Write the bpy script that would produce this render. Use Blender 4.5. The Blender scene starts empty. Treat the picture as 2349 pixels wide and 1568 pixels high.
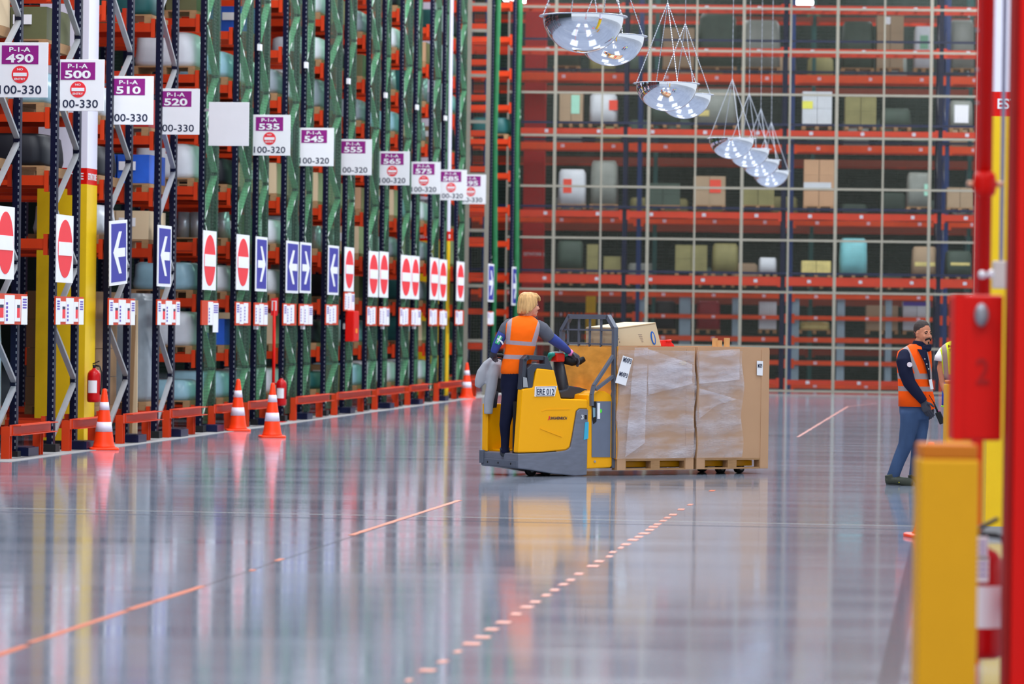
import bpy, math, random
from mathutils import Vector, Matrix
random.seed(7)
C = bpy.context.scene.collection
SC = bpy.context.scene

# ------------------------------------------------------------------ camera
F = 8000.0; CX, CY = 1174.5, 784.0; HC = 1.7
PITCH = math.atan(50 / F); ROLL = 0.014
_f = Vector((0, math.cos(PITCH), -math.sin(PITCH)))
_r0 = Vector((1, 0, 0)); _u0 = Vector((0, math.sin(PITCH), math.cos(PITCH)))
CR = math.cos(ROLL) * _r0 + math.sin(ROLL) * _u0
CU = -math.sin(ROLL) * _r0 + math.cos(ROLL) * _u0
cam_d = bpy.data.cameras.new('camera'); cam = bpy.data.objects.new('camera', cam_d); C.objects.link(cam)
cam.matrix_world = Matrix(((CR.x, CU.x, -_f.x, 0), (CR.y, CU.y, -_f.y, 0), (CR.z, CU.z, -_f.z, HC), (0, 0, 0, 1)))
cam_d.sensor_width = 36; cam_d.lens = F * 36 / 2349.0
cam_d.clip_start = 0.5; cam_d.clip_end = 400
cam_d.dof.use_dof = True; cam_d.dof.focus_distance = 37.6; cam_d.dof.aperture_fstop = 2.4
SC.camera = cam
SC.view_settings.view_transform = 'Standard'
SC.view_settings.look = 'None'
SC.view_settings.gamma = 1
SC.view_settings.use_curve_mapping = False
SC.view_settings.exposure = 0.35
try:
    SC.cycles.use_denoising = True
    SC.cycles.max_bounces = 8; SC.cycles.diffuse_bounces = 3; SC.cycles.glossy_bounces = 4
    SC.cycles.transparent_max_bounces = 24; SC.cycles.sample_clamp_indirect = 6
except Exception:
    pass
# ------------------------------------------------------------------ even world fill, entering by sides left open to let it in
W = bpy.data.worlds.new('world'); SC.world = W; W.use_nodes = True
_bg = W.node_tree.nodes['Background']; _bg.inputs[0].default_value = (0.84, 0.92, 1.0, 1); _bg.inputs[1].default_value = 0.8

ADDED_LIGHTS = []  # area lights added to brighten the hall, each under a made-up roof panel
def area_light(x, y, z, sx, sy, power, col=(0.93, 0.97, 1.0)):
    d = bpy.data.lights.new('added_light', 'AREA'); d.shape = 'RECTANGLE'; d.size = sx; d.size_y = sy
    d.energy = power; d.color = col
    o = bpy.data.objects.new('added_light', d); o.location = (x, y, z); C.objects.link(o)
    return o
for (lx, ly, lp) in [(-6, 10, 700), (4, 10, 900), (-6, 24, 700), (5, 24, 900), (-4, 38, 900), (6, 38, 900), (-2, 52, 900), (8, 52, 900),
                     (0, 66, 900), (10, 66, 900), (2, 79, 1300), (12, 79, 1300), (-6, 95, 150), (3, 95.5, 260), (12, 95.5, 260), (3, 110, 60), (12, 110, 60)]:
    ADDED_LIGHTS.append((lx, ly, area_light(lx, ly, 12.5, 4.0, 9.0, lp)))

# ------------------------------------------------------------------ pixel rays, used once to read positions off the photograph
def ray(u, v):
    return (_f + ((u - CX) / F) * CR - ((v - CY) / F) * CU)
CAMP = Vector((0, 0, HC))
def P(u, v, y):
    d = ray(u, v); return CAMP + d * (y / d.y)
def G(u, v):
    d = ray(u, v); return CAMP + d * (-HC / d.z)
class Frame:
    """A vertical local frame: origin o, x axis at angle rz; hit() meets a ray with the plane local y = c or local x = c."""
    def __init__(s, o, rz):
        s.o = Vector(o); s.rz = rz
        s.ax = Vector((math.cos(rz), math.sin(rz), 0)); s.ay = Vector((-math.sin(rz), math.cos(rz), 0))
    def hy(s, u, v, c=0.0):
        d = ray(u, v); t = (c - (CAMP - s.o).dot(s.ay)) / d.dot(s.ay); p = CAMP + d * t - s.o
        return p.dot(s.ax), p.z
    def hx(s, u, v, c=0.0):
        d = ray(u, v); t = (c - (CAMP - s.o).dot(s.ax)) / d.dot(s.ax); p = CAMP + d * t - s.o
        return p.dot(s.ay), p.z
    def w(s, x, y, z=0.0):
        return s.o + s.ax * x + s.ay * y + Vector((0, 0, z))

# ------------------------------------------------------------------ materials
def lin(c):
    return tuple(((x / 255) / 12.92 if x / 255 <= 0.04045 else ((x / 255 + 0.055) / 1.055) ** 2.4) for x in c) + (1,)
MATS = {}
def mat(name, rgb, rough=0.5, metal=0.0, var=0.12, scale=6.0, bump=0.0, bscale=40.0, emit=0, spec=0.3, stretch=None):
    if name in MATS: return MATS[name]
    m = bpy.data.materials.new(name); m.use_nodes = True; nt = m.node_tree; N = nt.nodes; L = nt.links
    b = N['Principled BSDF']; b.inputs['Roughness'].default_value = rough; b.inputs['Metallic'].default_value = metal
    b.inputs['Specular IOR Level'].default_value = spec
    c = lin(rgb)
    tc = N.new('ShaderNodeTexCoord'); mp = N.new('ShaderNodeMapping'); L.new(tc.outputs['Object'], mp.inputs[0])
    if stretch: mp.inputs['Scale'].default_value = stretch
    nz = N.new('ShaderNodeTexNoise'); nz.inputs['Scale'].default_value = scale; nz.inputs['Detail'].default_value = 3
    L.new(mp.outputs[0], nz.inputs['Vector'])
    mx = N.new('ShaderNodeMix'); mx.data_type = 'RGBA'; L.new(nz.outputs['Fac'], mx.inputs['Factor'])
    mx.inputs['A'].default_value = tuple(x * (1 - var) for x in c[:3]) + (1,)
    mx.inputs['B'].default_value = tuple(min(1, x * (1 + var)) for x in c[:3]) + (1,)
    L.new(mx.outputs['Result'], b.inputs['Base Color'])
    if emit:
        b.inputs['Emission Color'].default_value = c; b.inputs['Emission Strength'].default_value = emit
    if bump:
        n2 = N.new('ShaderNodeTexNoise'); n2.inputs['Scale'].default_value = bscale; L.new(mp.outputs[0], n2.inputs['Vector'])
        bp = N.new('ShaderNodeBump'); bp.inputs['Strength'].default_value = bump; L.new(n2.outputs['Fac'], bp.inputs['Height'])
        L.new(bp.outputs[0], b.inputs['Normal'])
    MATS[name] = m
    return m
def mth(nt, op, a, b=None, c=None):
    n = nt.nodes.new('ShaderNodeMath'); n.operation = op
    for i, x in enumerate((a, b, c)):
        if x is None: continue
        if isinstance(x, (int, float)): n.inputs[i].default_value = x
        else: nt.links.new(x, n.inputs[i])
    return n.outputs[0]
def xyz(nt):
    tc = nt.nodes.new('ShaderNodeTexCoord'); s = nt.nodes.new('ShaderNodeSeparateXYZ'); nt.links.new(tc.outputs['Object'], s.inputs[0])
    return s.outputs
def mixc(nt, fac, a, b):
    m = nt.nodes.new('ShaderNodeMix'); m.data_type = 'RGBA'
    nt.links.new(fac, m.inputs['Factor'])
    for k, x in (('A', a), ('B', b)):
        if isinstance(x, tuple): m.inputs[k].default_value = x
        else: nt.links.new(x, m.inputs[k])
    return m.outputs['Result']

# ------------------------------------------------------------------ mesh building
class MB:
    def __init__(s): s.v = []; s.f = []; s.mi = []; s.sm = []
    def add(s, vs, fs, m=0, smooth=False):
        o = len(s.v); s.v += [tuple(p) for p in vs]
        for f in fs: s.f.append(tuple(i + o for i in f)); s.mi.append(m); s.sm.append(smooth)
        return s
    def box(s, x0, x1, y0, y1, z0, z1, m=0, M=None):
        vs = [Vector(p) for p in ((x0, y0, z0), (x1, y0, z0), (x1, y1, z0), (x0, y1, z0), (x0, y0, z1), (x1, y0, z1), (x1, y1, z1), (x0, y1, z1))]
        if M is not None: vs = [M @ p for p in vs]
        return s.add(vs, [(0, 3, 2, 1), (4, 5, 6, 7), (0, 1, 5, 4), (1, 2, 6, 5), (2, 3, 7, 6), (3, 0, 4, 7)], m)
    def bar(s, a, b, w, h, m=0, up=(0, 0, 1)):
        a = Vector(a); b = Vector(b); t = (b - a).normalized(); upv = Vector(up)
        if abs(t.dot(upv)) > 0.98: upv = Vector((0, 1, 0))
        sd = t.cross(upv).normalized(); un = sd.cross(t)
        vs = [p + sd * (w / 2) * i + un * (h / 2) * j for p in (a, b) for (i, j) in ((-1, -1), (1, -1), (1, 1), (-1, 1))]
        return s.add(vs, [(0, 1, 2, 3), (7, 6, 5, 4), (0, 4, 5, 1), (1, 5, 6, 2), (2, 6, 7, 3), (3, 7, 4, 0)], m)
    def prism(s, poly, y0, y1, m=0, M=None):
        """polygon in the x-z plane pushed from y0 to y1"""
        n = len(poly); ar = sum(poly[i][0] * poly[(i + 1) % n][1] - poly[(i + 1) % n][0] * poly[i][1] for i in range(n))
        if ar < 0: poly = poly[::-1]
        vs = [Vector((p[0], y0, p[1])) for p in poly] + [Vector((p[0], y1, p[1])) for p in poly]
        if M is not None: vs = [M @ p for p in vs]
        fs = [tuple(range(n)), tuple(range(2 * n - 1, n - 1, -1))] + [(i, i + n, (i + 1) % n + n, (i + 1) % n) for i in range(n)]
        return s.add(vs, fs, m)
    def tube(s, pts, r, n=10, m=0, smooth=True, cap=True):
        pts = [Vector(p) for p in pts]; rs = r if isinstance(r, (list, tuple)) else [r] * len(pts)
        vs = []; prev = None
        for i, p in enumerate(pts):
            t = (pts[min(i + 1, len(pts) - 1)] - pts[max(i - 1, 0)])
            t = t.normalized() if t.length > 1e-9 else Vector((0, 0, 1))
            if prev is None:
                ref = Vector((0, 1, 0)) if abs(t.y) < 0.9 else Vector((1, 0, 0)); sd = t.cross(ref).normalized()
            else:
                sd = prev - t * prev.dot(t); sd.normalize()
            prev = sd; bn = t.cross(sd)
            rr = rs[i]; ra, rb = rr if isinstance(rr, (tuple, list)) else (rr, rr)
            for k in range(n):
                a = 2 * math.pi * k / n; vs.append(p + sd * math.cos(a) * ra + bn * math.sin(a) * rb)
        fs = []
        for i in range(len(pts) - 1):
            for k in range(n):
                a = i * n + k; b = i * n + (k + 1) % n; fs.append((a, b, b + n, a + n))
        if cap: fs.append(tuple(range(n - 1, -1, -1))); fs.append(tuple(range((len(pts) - 1) * n, len(pts) * n)))
        return s.add(vs, fs, m, smooth)
    def rings(s, rows, n=20, m=0, smooth=True, sup=2.3):
        """horizontal superellipse rings (x, y, z, rx, ry[, rot]) joined bottom to top"""
        vs = []
        for row in rows:
            x, y, z, rx, ry = row[:5]; ro = row[5] if len(row) > 5 else 0
            for k in range(n):
                a = 2 * math.pi * k / n; ca, sa = math.cos(a), math.sin(a)
                px = math.copysign(abs(ca) ** (2 / sup), ca) * rx; py = math.copysign(abs(sa) ** (2 / sup), sa) * ry
                vs.append((x + px * math.cos(ro) - py * math.sin(ro), y + px * math.sin(ro) + py * math.cos(ro), z))
        fs = []
        for i in range(len(rows) - 1):
            for k in range(n):
                a = i * n + k; b = i * n + (k + 1) % n; fs.append((a, b, b + n, a + n))
        fs.append(tuple(range(n - 1, -1, -1))); fs.append(tuple(range((len(rows) - 1) * n, len(rows) * n)))
        return s.add(vs, fs, m, smooth)
    def lathe(s, prof, c=(0, 0, 0), n=24, m=0, smooth=True, cap=True):
        c = Vector(c); vs = []
        for (r, z) in prof:
            for k in range(n):
                a = 2 * math.pi * k / n; vs.append(c + Vector((r * math.cos(a), r * math.sin(a), z)))
        fs = []
        for i in range(len(prof) - 1):
            for k in range(n):
                a = i * n + k; b = i * n + (k + 1) % n; fs.append((a, b, b + n, a + n))
        if cap: fs.append(tuple(range(n - 1, -1, -1))); fs.append(tuple(range((len(prof) - 1) * n, len(prof) * n)))
        return s.add(vs, fs, m, smooth)
    def ell(s, c, r, m=0, n=14, rot=None):
        c = Vector(c); r = (r, r, r) if isinstance(r, (int, float)) else r; vs = []; h = n // 2
        for i in range(1, h):
            ph = math.pi * i / h
            for k in range(n):
                a = 2 * math.pi * k / n; p = Vector((r[0] * math.sin(ph) * math.cos(a), r[1] * math.sin(ph) * math.sin(a), -r[2] * math.cos(ph)))
                vs.append(c + (rot @ p if rot is not None else p))
        b = Vector((0, 0, -r[2])); t = Vector((0, 0, r[2]))
        vs += [c + (rot @ b if rot is not None else b), c + (rot @ t if rot is not None else t)]
        ib = (h - 1) * n; it = ib + 1; fs = []
        for i in range(h - 2):
            for k in range(n): fs.append((i * n + k, i * n + (k + 1) % n, (i + 1) * n + (k + 1) % n, (i + 1) * n + k))
        for k in range(n):
            fs.append((ib, (k + 1) % n, k)); fs.append((it, (h - 2) * n + k, (h - 2) * n + (k + 1) % n))
        return s.add(vs, fs, m, True)
    def build(s, name, mats, parent=None, bevel=0, remesh=0, smooth_it=3, loc=None, subsurf=0):
        me = bpy.data.meshes.new(name); me.from_pydata(s.v, [], s.f)
        mats = mats if isinstance(mats, (list, tuple)) else [mats]
        for m in mats: me.materials.append(m)
        me.polygons.foreach_set('material_index', s.mi); me.polygons.foreach_set('use_smooth', s.sm); me.update()
        o = bpy.data.objects.new(name, me); C.objects.link(o)
        if parent is not None: o.parent = parent
        if loc is not None: o.location = loc
        if bevel:
            b = o.modifiers.new('bevel', 'BEVEL'); b.width = bevel; b.segments = 2; b.limit_method = 'ANGLE'; b.angle_limit = 0.7
        if remesh:
            b = o.modifiers.new('union', 'REMESH'); b.mode = 'VOXEL'; b.voxel_size = remesh; b.use_smooth_shade = True
            if smooth_it:
                k = o.modifiers.new('relax', 'SMOOTH'); k.factor = 0.5; k.iterations = smooth_it
        if subsurf:
            k = o.modifiers.new('sub', 'SUBSURF'); k.levels = subsurf; k.render_levels = subsurf
        return o
def tag(o, label=None, cat=None, group=None, kind=None):
    if label: o['label'] = label
    if cat: o['category'] = cat
    if group: o['group'] = group
    if kind: o['kind'] = kind
    return o
def thing(name, label, cat, loc=(0, 0, 0), rz=0, group=None):
    o = bpy.data.objects.new(name, None); C.objects.link(o); o.location = loc; o.rotation_euler = (0, 0, rz)
    o.empty_display_size = 0.2
    return tag(o, label, cat, group)
def clone(o, parent=None, loc=None, rz=None):
    c = o.copy(); C.objects.link(c)
    if parent is not None: c.parent = parent
    if loc is not None: c.location = loc
    if rz is not None: c.rotation_euler = (0, 0, rz)
    for ch in [x for x in C.objects if x.parent == o]: clone(ch, c)
    return c
_txt = {}
def text_geo(s, bold=0.0):
    k = (s, bold)
    if k not in _txt:
        cu = bpy.data.curves.new('t', 'FONT'); cu.body = s; cu.size = 1; cu.offset = bold; cu.resolution_u = 3; cu.extrude = 0.004
        ob = bpy.data.objects.new('t', cu); me = bpy.data.meshes.new_from_object(ob)
        vs = [v.co.copy() for v in me.vertices]; fs = [tuple(p.vertices) for p in me.polygons]
        bpy.data.objects.remove(ob); bpy.data.meshes.remove(me)
        xs = [p.x for p in vs]; ys = [p.y for p in vs]
        _txt[k] = (vs, fs, min(xs), max(xs), min(ys), max(ys))
    return _txt[k]
def put_text(mb, s, o, ex, ey, w, h, m=0, bold=0.012, lift=0.004):
    """lettering filling a w x h box whose lower left corner is o, running along ex, upright along ey"""
    vs, fs, x0, x1, y0, y1 = text_geo(s, bold); o = Vector(o); ex = Vector(ex); ey = Vector(ey); n = ex.cross(ey)
    mb.add([o + ex * ((p.x - x0) / (x1 - x0) * w) + ey * ((p.y - y0) / (y1 - y0) * h) + n * (lift + p.z * 0.2) for p in vs], fs, m)
    return mb
# ------------------------------------------------------------------ material set
m_orange = mat('rack_orange', (202, 56, 14), 0.45)
m_rust = mat('rack_red', (196, 50, 16), 0.5)
m_navy = mat('navy_steel', (11, 22, 60), 0.4)
m_blue = mat('blue_steel', (32, 62, 120), 0.4)
m_galv = mat('galvanised', (160, 162, 166), 0.42, 0.35)
m_black = mat('black_rubber', (22, 22, 26), 0.6)
m_white = mat('sign_white', (232, 232, 236), 0.5, var=0.03)
m_purple = mat('sign_purple', (140, 24, 124), 0.5, var=0.03)
m_signred = mat('sign_red', (232, 48, 58), 0.5, var=0.03)
m_signblue = mat('sign_blue', (48, 48, 150), 0.5, var=0.03)
m_ink = mat('dark_ink', (34, 42, 70), 0.6, var=0.03)
m_red = mat('red_paint', (214, 14, 5), 0.42, var=0.06, spec=.2)
m_darkred = mat('extinguisher_red', (190, 12, 18), 0.3, var=0.05)
m_yellow = mat('column_yellow', (232, 190, 20), 0.45, var=0.08)
m_bollard = mat('bollard_yellow', (228, 160, 4), 0.5, var=0.05)
m_bolltop = mat('bollard_cap', (205, 112, 14), 0.6, var=0.1)
m_truck = mat('truck_yellow', (242, 168, 0), 0.34, var=0.04, scale=2)
m_truckdk = mat('truck_grey', (88, 94, 108), 0.45, var=0.15, scale=9)
m_skirt = mat('skirt_grey', (112, 116, 130), 0.38, 0.25, var=0.22, scale=7, stretch=(1, 1, 4))
m_plastic = mat('dark_plastic', (58, 62, 72), 0.4)
m_card = mat('cardboard', (186, 146, 112), 0.75, var=0.07, scale=3)
m_cardlt = mat('light_cardboard', (214, 190, 155), 0.75, var=0.05, scale=3)
m_carddk = mat('dark_cardboard', (150, 118, 84), 0.8, var=0.1, scale=3)
m_wood = mat('pallet_wood', (164, 126, 88), 0.8, var=0.3, scale=8, stretch=(1, 8, 8))
m_fence = mat('fence_beige', (132, 128, 116), 0.5); m_wire = mat('fence_wire', (88, 88, 80), 0.5)
m_cone = mat('cone_orange', (255, 62, 14), 0.4, var=0.04)
m_conew = mat('cone_white', (226, 216, 232), 0.35, var=0.04)
m_chrome = mat('mirror', (236, 238, 245), 0.035, 1.0, var=0.01)
m_chain = mat('chain_steel', (190, 195, 205), 0.35, 0.6)
m_kerb = mat('kerb', (150, 150, 150), 0.55, var=.2, scale=2)
m_skin = mat('skin', (214, 148, 120), 0.55, var=0.06, scale=20)
m_skin2 = mat('skin_tanned', (196, 128, 98), 0.55, var=0.08, scale=20)
m_goldwrap = mat('amber_wrap', (222, 156, 70), 0.14, var=0.35, scale=5, bump=0.9, bscale=10, stretch=(1, 1, 2.5))

def perforated():
    m = bpy.data.materials.new('perforated_navy'); m.use_nodes = True; nt = m.node_tree; b = nt.nodes['Principled BSDF']
    x, y, z = xyz(nt)
    fz = mth(nt, 'FRACT', mth(nt, 'MULTIPLY', z, 1 / 0.075))
    a = mth(nt, 'LESS_THAN', mth(nt, 'ABSOLUTE', mth(nt, 'SUBTRACT', fz, 0.5)), 0.22)
    bx = mth(nt, 'LESS_THAN', mth(nt, 'ABSOLUTE', mth(nt, 'SUBTRACT', x, 0.03)), 0.007)
    nt.links.new(mixc(nt, mth(nt, 'MULTIPLY', a, bx), lin((5, 10, 40)), lin((120, 126, 136))), b.inputs['Base Color'])  # pale dots painted for the light seen through the holes
    b.inputs['Roughness'].default_value = 0.42; b.inputs['Specular IOR Level'].default_value = 0.2
    return m
m_perf = perforated()
def net_mat(name, rgb, dens, sc):
    m = bpy.data.materials.new(name); m.use_nodes = True; nt = m.node_tree; N = nt.nodes; L = nt.links
    b = N['Principled BSDF']; b.inputs['Base Color'].default_value = lin(rgb); b.inputs['Roughness'].default_value = 0.6
    x, y, z = xyz(nt)
    nz = N.new('ShaderNodeTexNoise'); nz.inputs['Scale'].default_value = 2.2
    mp = N.new('ShaderNodeMapping'); mp.inputs['Scale'].default_value = (1, 2.5, 0.5)
    tc = N.new('ShaderNodeTexCoord'); L.new(tc.outputs['Object'], mp.inputs[0]); L.new(mp.outputs[0], nz.inputs['Vector'])
    wy = mth(nt, 'SINE', mth(nt, 'MULTIPLY', y, sc)); wz = mth(nt, 'SINE', mth(nt, 'MULTIPLY', z, sc))
    wv = mth(nt, 'MULTIPLY', mth(nt, 'MAXIMUM', wy, wz), 0.18)
    f = mth(nt, 'ADD', mth(nt, 'ADD', wv, dens), mth(nt, 'MULTIPLY', mth(nt, 'SUBTRACT', nz.outputs['Fac'], 0.5), 0.7))
    f = mth(nt, 'MINIMUM', mth(nt, 'MAXIMUM', f, 0.1), 0.95)
    tr = N.new('ShaderNodeBsdfTransparent'); tr.inputs[0].default_value = (0.5, 0.88, 0.62, 1)
    ms = N.new('ShaderNodeMixShader'); L.new(f, ms.inputs[0]); L.new(tr.outputs[0], ms.inputs[1]); L.new(b.outputs[0], ms.inputs[2])
    L.new(ms.outputs[0], N['Material Output'].inputs[0])
    return m
m_net = net_mat('green_net', (6, 60, 32), 0.44, 130.0)
m_netpost = mat('net_batten', (34, 104, 62), 0.6, var=0.25, scale=5)
def film_mat():
    m = bpy.data.materials.new('stretch_film'); m.use_nodes = True; nt = m.node_tree; N = nt.nodes; L = nt.links
    b = N['Principled BSDF']; b.inputs['Base Color'].default_value = lin((206, 200, 206)); b.inputs['Roughness'].default_value = 0.2
    tc = N.new('ShaderNodeTexCoord'); mp = N.new('ShaderNodeMapping'); mp.inputs['Scale'].default_value = (1.0, 1.0, 3.6); mp.inputs['Rotation'].default_value = (0, 0.14, 0)
    L.new(tc.outputs['Object'], mp.inputs[0])
    nz = N.new('ShaderNodeTexNoise'); nz.inputs['Scale'].default_value = 1.9; nz.inputs['Detail'].default_value = 7; L.new(mp.outputs[0], nz.inputs['Vector'])
    mp2 = N.new('ShaderNodeMapping'); mp2.inputs['Scale'].default_value = (1, 1, 3); mp2.inputs['Rotation'].default_value = (0, -0.2, 0); L.new(tc.outputs['Object'], mp2.inputs[0])
    n2 = N.new('ShaderNodeTexNoise'); n2.inputs['Scale'].default_value = 26; n2.inputs['Detail'].default_value = 3; L.new(mp2.outputs[0], n2.inputs['Vector'])
    f = mth(nt, 'MULTIPLY', mth(nt, 'SUBTRACT', nz.outputs['Fac'], 0.32), 1.7)
    f = mth(nt, 'MINIMUM', mth(nt, 'MAXIMUM', f, 0.12), 0.8)
    bp = N.new('ShaderNodeBump'); bp.inputs['Strength'].default_value = 0.75; bp.inputs['Distance'].default_value = 0.03
    L.new(mth(nt, 'ADD', nz.outputs['Fac'], mth(nt, 'MULTIPLY', n2.outputs['Fac'], 0.3)), bp.inputs['Height']); L.new(bp.outputs[0], b.inputs['Normal'])
    tr = N.new('ShaderNodeBsdfTransparent')
    ms = N.new('ShaderNodeMixShader'); L.new(f, ms.inputs[0]); L.new(tr.outputs[0], ms.inputs[1]); L.new(b.outputs[0], ms.inputs[2])
    L.new(ms.outputs[0], N['Material Output'].inputs[0])
    return m
m_film = film_mat()

# ------------------------------------------------------------------ the hall itself
def floor_mat():
    m = bpy.data.materials.new('polished_concrete'); m.use_nodes = True; nt = m.node_tree; N = nt.nodes; L = nt.links
    b = N['Principled BSDF']
    tc = N.new('ShaderNodeTexCoord')
    n1 = N.new('ShaderNodeTexNoise'); n1.inputs['Scale'].default_value = 0.28; n1.inputs['Detail'].default_value = 5; L.new(tc.outputs['Object'], n1.inputs['Vector'])
    mp = N.new('ShaderNodeMapping'); mp.inputs['Scale'].default_value = (0.25, 1.6, 1); mp.inputs['Rotation'].default_value = (0, 0, 0.137); L.new(tc.outputs['Object'], mp.inputs[0])
    n2 = N.new('ShaderNodeTexNoise'); n2.inputs['Scale'].default_value = 1.0; n2.inputs['Detail'].default_value = 6; L.new(mp.outputs[0], n2.inputs['Vector'])
    s = mth(nt, 'ADD', mth(nt, 'MULTIPLY', n1.outputs['Fac'], 0.6), mth(nt, 'MULTIPLY', n2.outputs['Fac'], 0.4))
    cr = N.new('ShaderNodeMapRange'); cr.inputs[1].default_value = 0.3; cr.inputs[2].default_value = 0.7; L.new(s, cr.inputs[0])
    L.new(mixc(nt, cr.outputs[0], lin((122, 130, 146)), lin((148, 156, 170))), b.inputs['Base Color'])
    r = mth(nt, 'ADD', 0.035, mth(nt, 'MULTIPLY', n2.outputs['Fac'], 0.11)); L.new(r, b.inputs['Roughness'])
    b.inputs['IOR'].default_value = 1.75
    n3 = N.new('ShaderNodeTexNoise'); n3.inputs['Scale'].default_value = 2.6; n3.inputs['Detail'].default_value = 2; L.new(mp.outputs[0], n3.inputs['Vector'])
    bp = N.new('ShaderNodeBump'); bp.inputs['Strength'].default_value = 0.035; bp.inputs['Distance'].default_value = 0.02; L.new(n3.outputs['Fac'], bp.inputs['Height']); L.new(bp.outputs[0], b.inputs['Normal'])
    return m
fl = MB().box(-26, 30, -6, 125, -0.2, 0).build('floor', floor_mat()); tag(fl, kind='structure')
m_ceil = mat('ceiling_sheet', (205, 208, 212), 0.7, var=0.05)
ce = MB().box(-26, 30, -6, 125, 12.6, 12.8).build('ceiling', m_ceil); tag(ce, kind='structure')
m_far = mat('far_wall', (58, 64, 58), 0.8, var=0.25, scale=0.8)
tag(MB().box(-26, 30, 124, 124.2, 0, 12.6).build('wall_back', m_far), kind='structure')
tag(MB().box(-26.2, -26, -6, 125, 0, 12.6).build('wall_left', m_far), kind='structure')

K = (2280 - 1174.5) / F
ALPHA = math.atan(K)
WF = Frame((-11.54, 0, 0), -ALPHA)          # left rack fronts: local y runs away along the racks, local x out into the hall
def wl(u, v=600, off=0.0): return WF.hx(u, v, off)

# expansion joints in the slab and the worn tape marks
m_joint = mat('floor_joint', (168, 172, 174), 0.12)
m_jointd = mat('floor_joint_dark', (84, 88, 98), 0.12)
def strip(p, q, w, h=0.0015, z0=0.0):
    a = Vector(p); b = Vector(q); a.z = b.z = z0; mb = MB(); mb.bar(a + Vector((0, 0, h / 2)), b + Vector((0, 0, h / 2)), w, h); return mb
tag(strip(G(-80, 1163), G(2420, 1212), 0.10, 0.001).build('floor_joint', m_joint), kind='structure')
tag(strip(G(-80, 1172), G(2420, 1221), 0.025, 0.0016).build('floor_joint', m_jointd), kind='structure')
tag(strip(G(-60, 1519), G(1060, 1146), 0.02, 0.001).build('floor_joint', m_jointd), kind='structure')
tag(strip(G(2108, 1225), G(2030, 1600), 0.10, 0.001).build('floor_joint', mat('floor_stain', (100, 104, 116), 0.1)), kind='structure')
m_tape = mat('worn_tape', (206, 98, 48), 0.35, var=0.3, scale=20)
def tape(pts):
    mb = MB(); h = 0.0025
    for (a, b, w) in pts:
        a = G(*a); b = G(*b); t = (b - a).normalized(); sd = Vector((t.y, -t.x, 0)); n = max(1, int((b - a).length / 0.25)); L_ = (b - a).length / n
        row = []
        for i in range(n + 1):
            c = a + t * (L_ * i); j = 0 if n == 1 else random.uniform(-0.3, 0.1)
            row.append((c + sd * w * (0.5 + j * 0.4), c - sd * w * (0.5 + j * 0.4)))
        for i in range(n):
            q = [row[i][0], row[i][1], row[i + 1][1], row[i + 1][0]]
            mb.add([p + Vector((0, 0, 0.0008)) for p in q] + [p + Vector((0, 0, h)) for p in q], [(0, 3, 2, 1), (4, 5, 6, 7), (0, 1, 5, 4), (1, 2, 6, 5), (2, 3, 7, 6), (3, 0, 4, 7)])
    return mb
tag(tape([((-40, 1515), (60, 1480), .055), ((68, 1474), (98, 1464), .04), ((102, 1463), (290, 1401), .055), ((296, 1398), (352, 1380), .05), ((356, 1379), (465, 1344), .05), ((634, 1286), (648, 1281), .04), ((576, 1309), (582, 1306), .04), ((806, 1227), (1054, 1147), .055)]).build('floor_marking_tape', m_tape), kind='structure')
dash = []
for (u, v, w) in [(938, 1560, .02), (980, 1537, .05), (1015, 1517, .04), (1050, 1494, .03), (1083, 1476, .06), (1106, 1461, .05), (1128, 1443, .05), (1155, 1427, .05), (1183, 1408, .04), (1209, 1392, .05), (1226, 1380, .05), (1253, 1365, .05), (1273, 1353, .05), (1293, 1340, .05), (1310, 1330, .03), (1329, 1316, .04), (1359, 1298, .05), (1375, 1287, .05), (1396, 1276, .04), (1407, 1266, .04), (1424, 1256, .03), (1437, 1248, .05), (1451, 1238, .05), (1465, 1231, .04), (1478, 1223, .05), (1489, 1215, .05), (1500, 1208, .05), (1510, 1202, .05), (1522, 1194, .05), (1533, 1187, .05), (1545, 1180, .04), (1563, 1168, .05), (1584, 1157, .04), (1632, 1125, .04)]:
    k = .34 * (1568 - 1000) / 568 if v > 1450 else .26; e = (v - 745) / 420 * 5.2; dash.append(((u - e * .5 + random.uniform(-2, 2), v + e * .27), (u + e * .5 + random.uniform(-2, 2), v - e * .27), w * random.uniform(1.0, 1.7)))
tag(tape(dash).build('floor_marking_dashes', m_tape), kind='structure')
tag(tape([((1830, 1002), (1945, 932), .05), ((1945, 932), (2010, 925), .04)]).build('floor_marking_far', mat('far_tape', (176, 120, 112), .5)), kind='structure')
# pale concrete strip along the feet of the racks
k0 = wl(-40, 1000)[0]; k1 = wl(1190, 900)[0]
kb = MB(); kb.box(-0.45, 0.32, k0, k1, 0.0005, 0.004)
ko = kb.build('floor_edge_strip', m_kerb); ko.location = WF.o; ko.rotation_euler = (0, 0, WF.rz); tag(ko, kind='structure')

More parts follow.
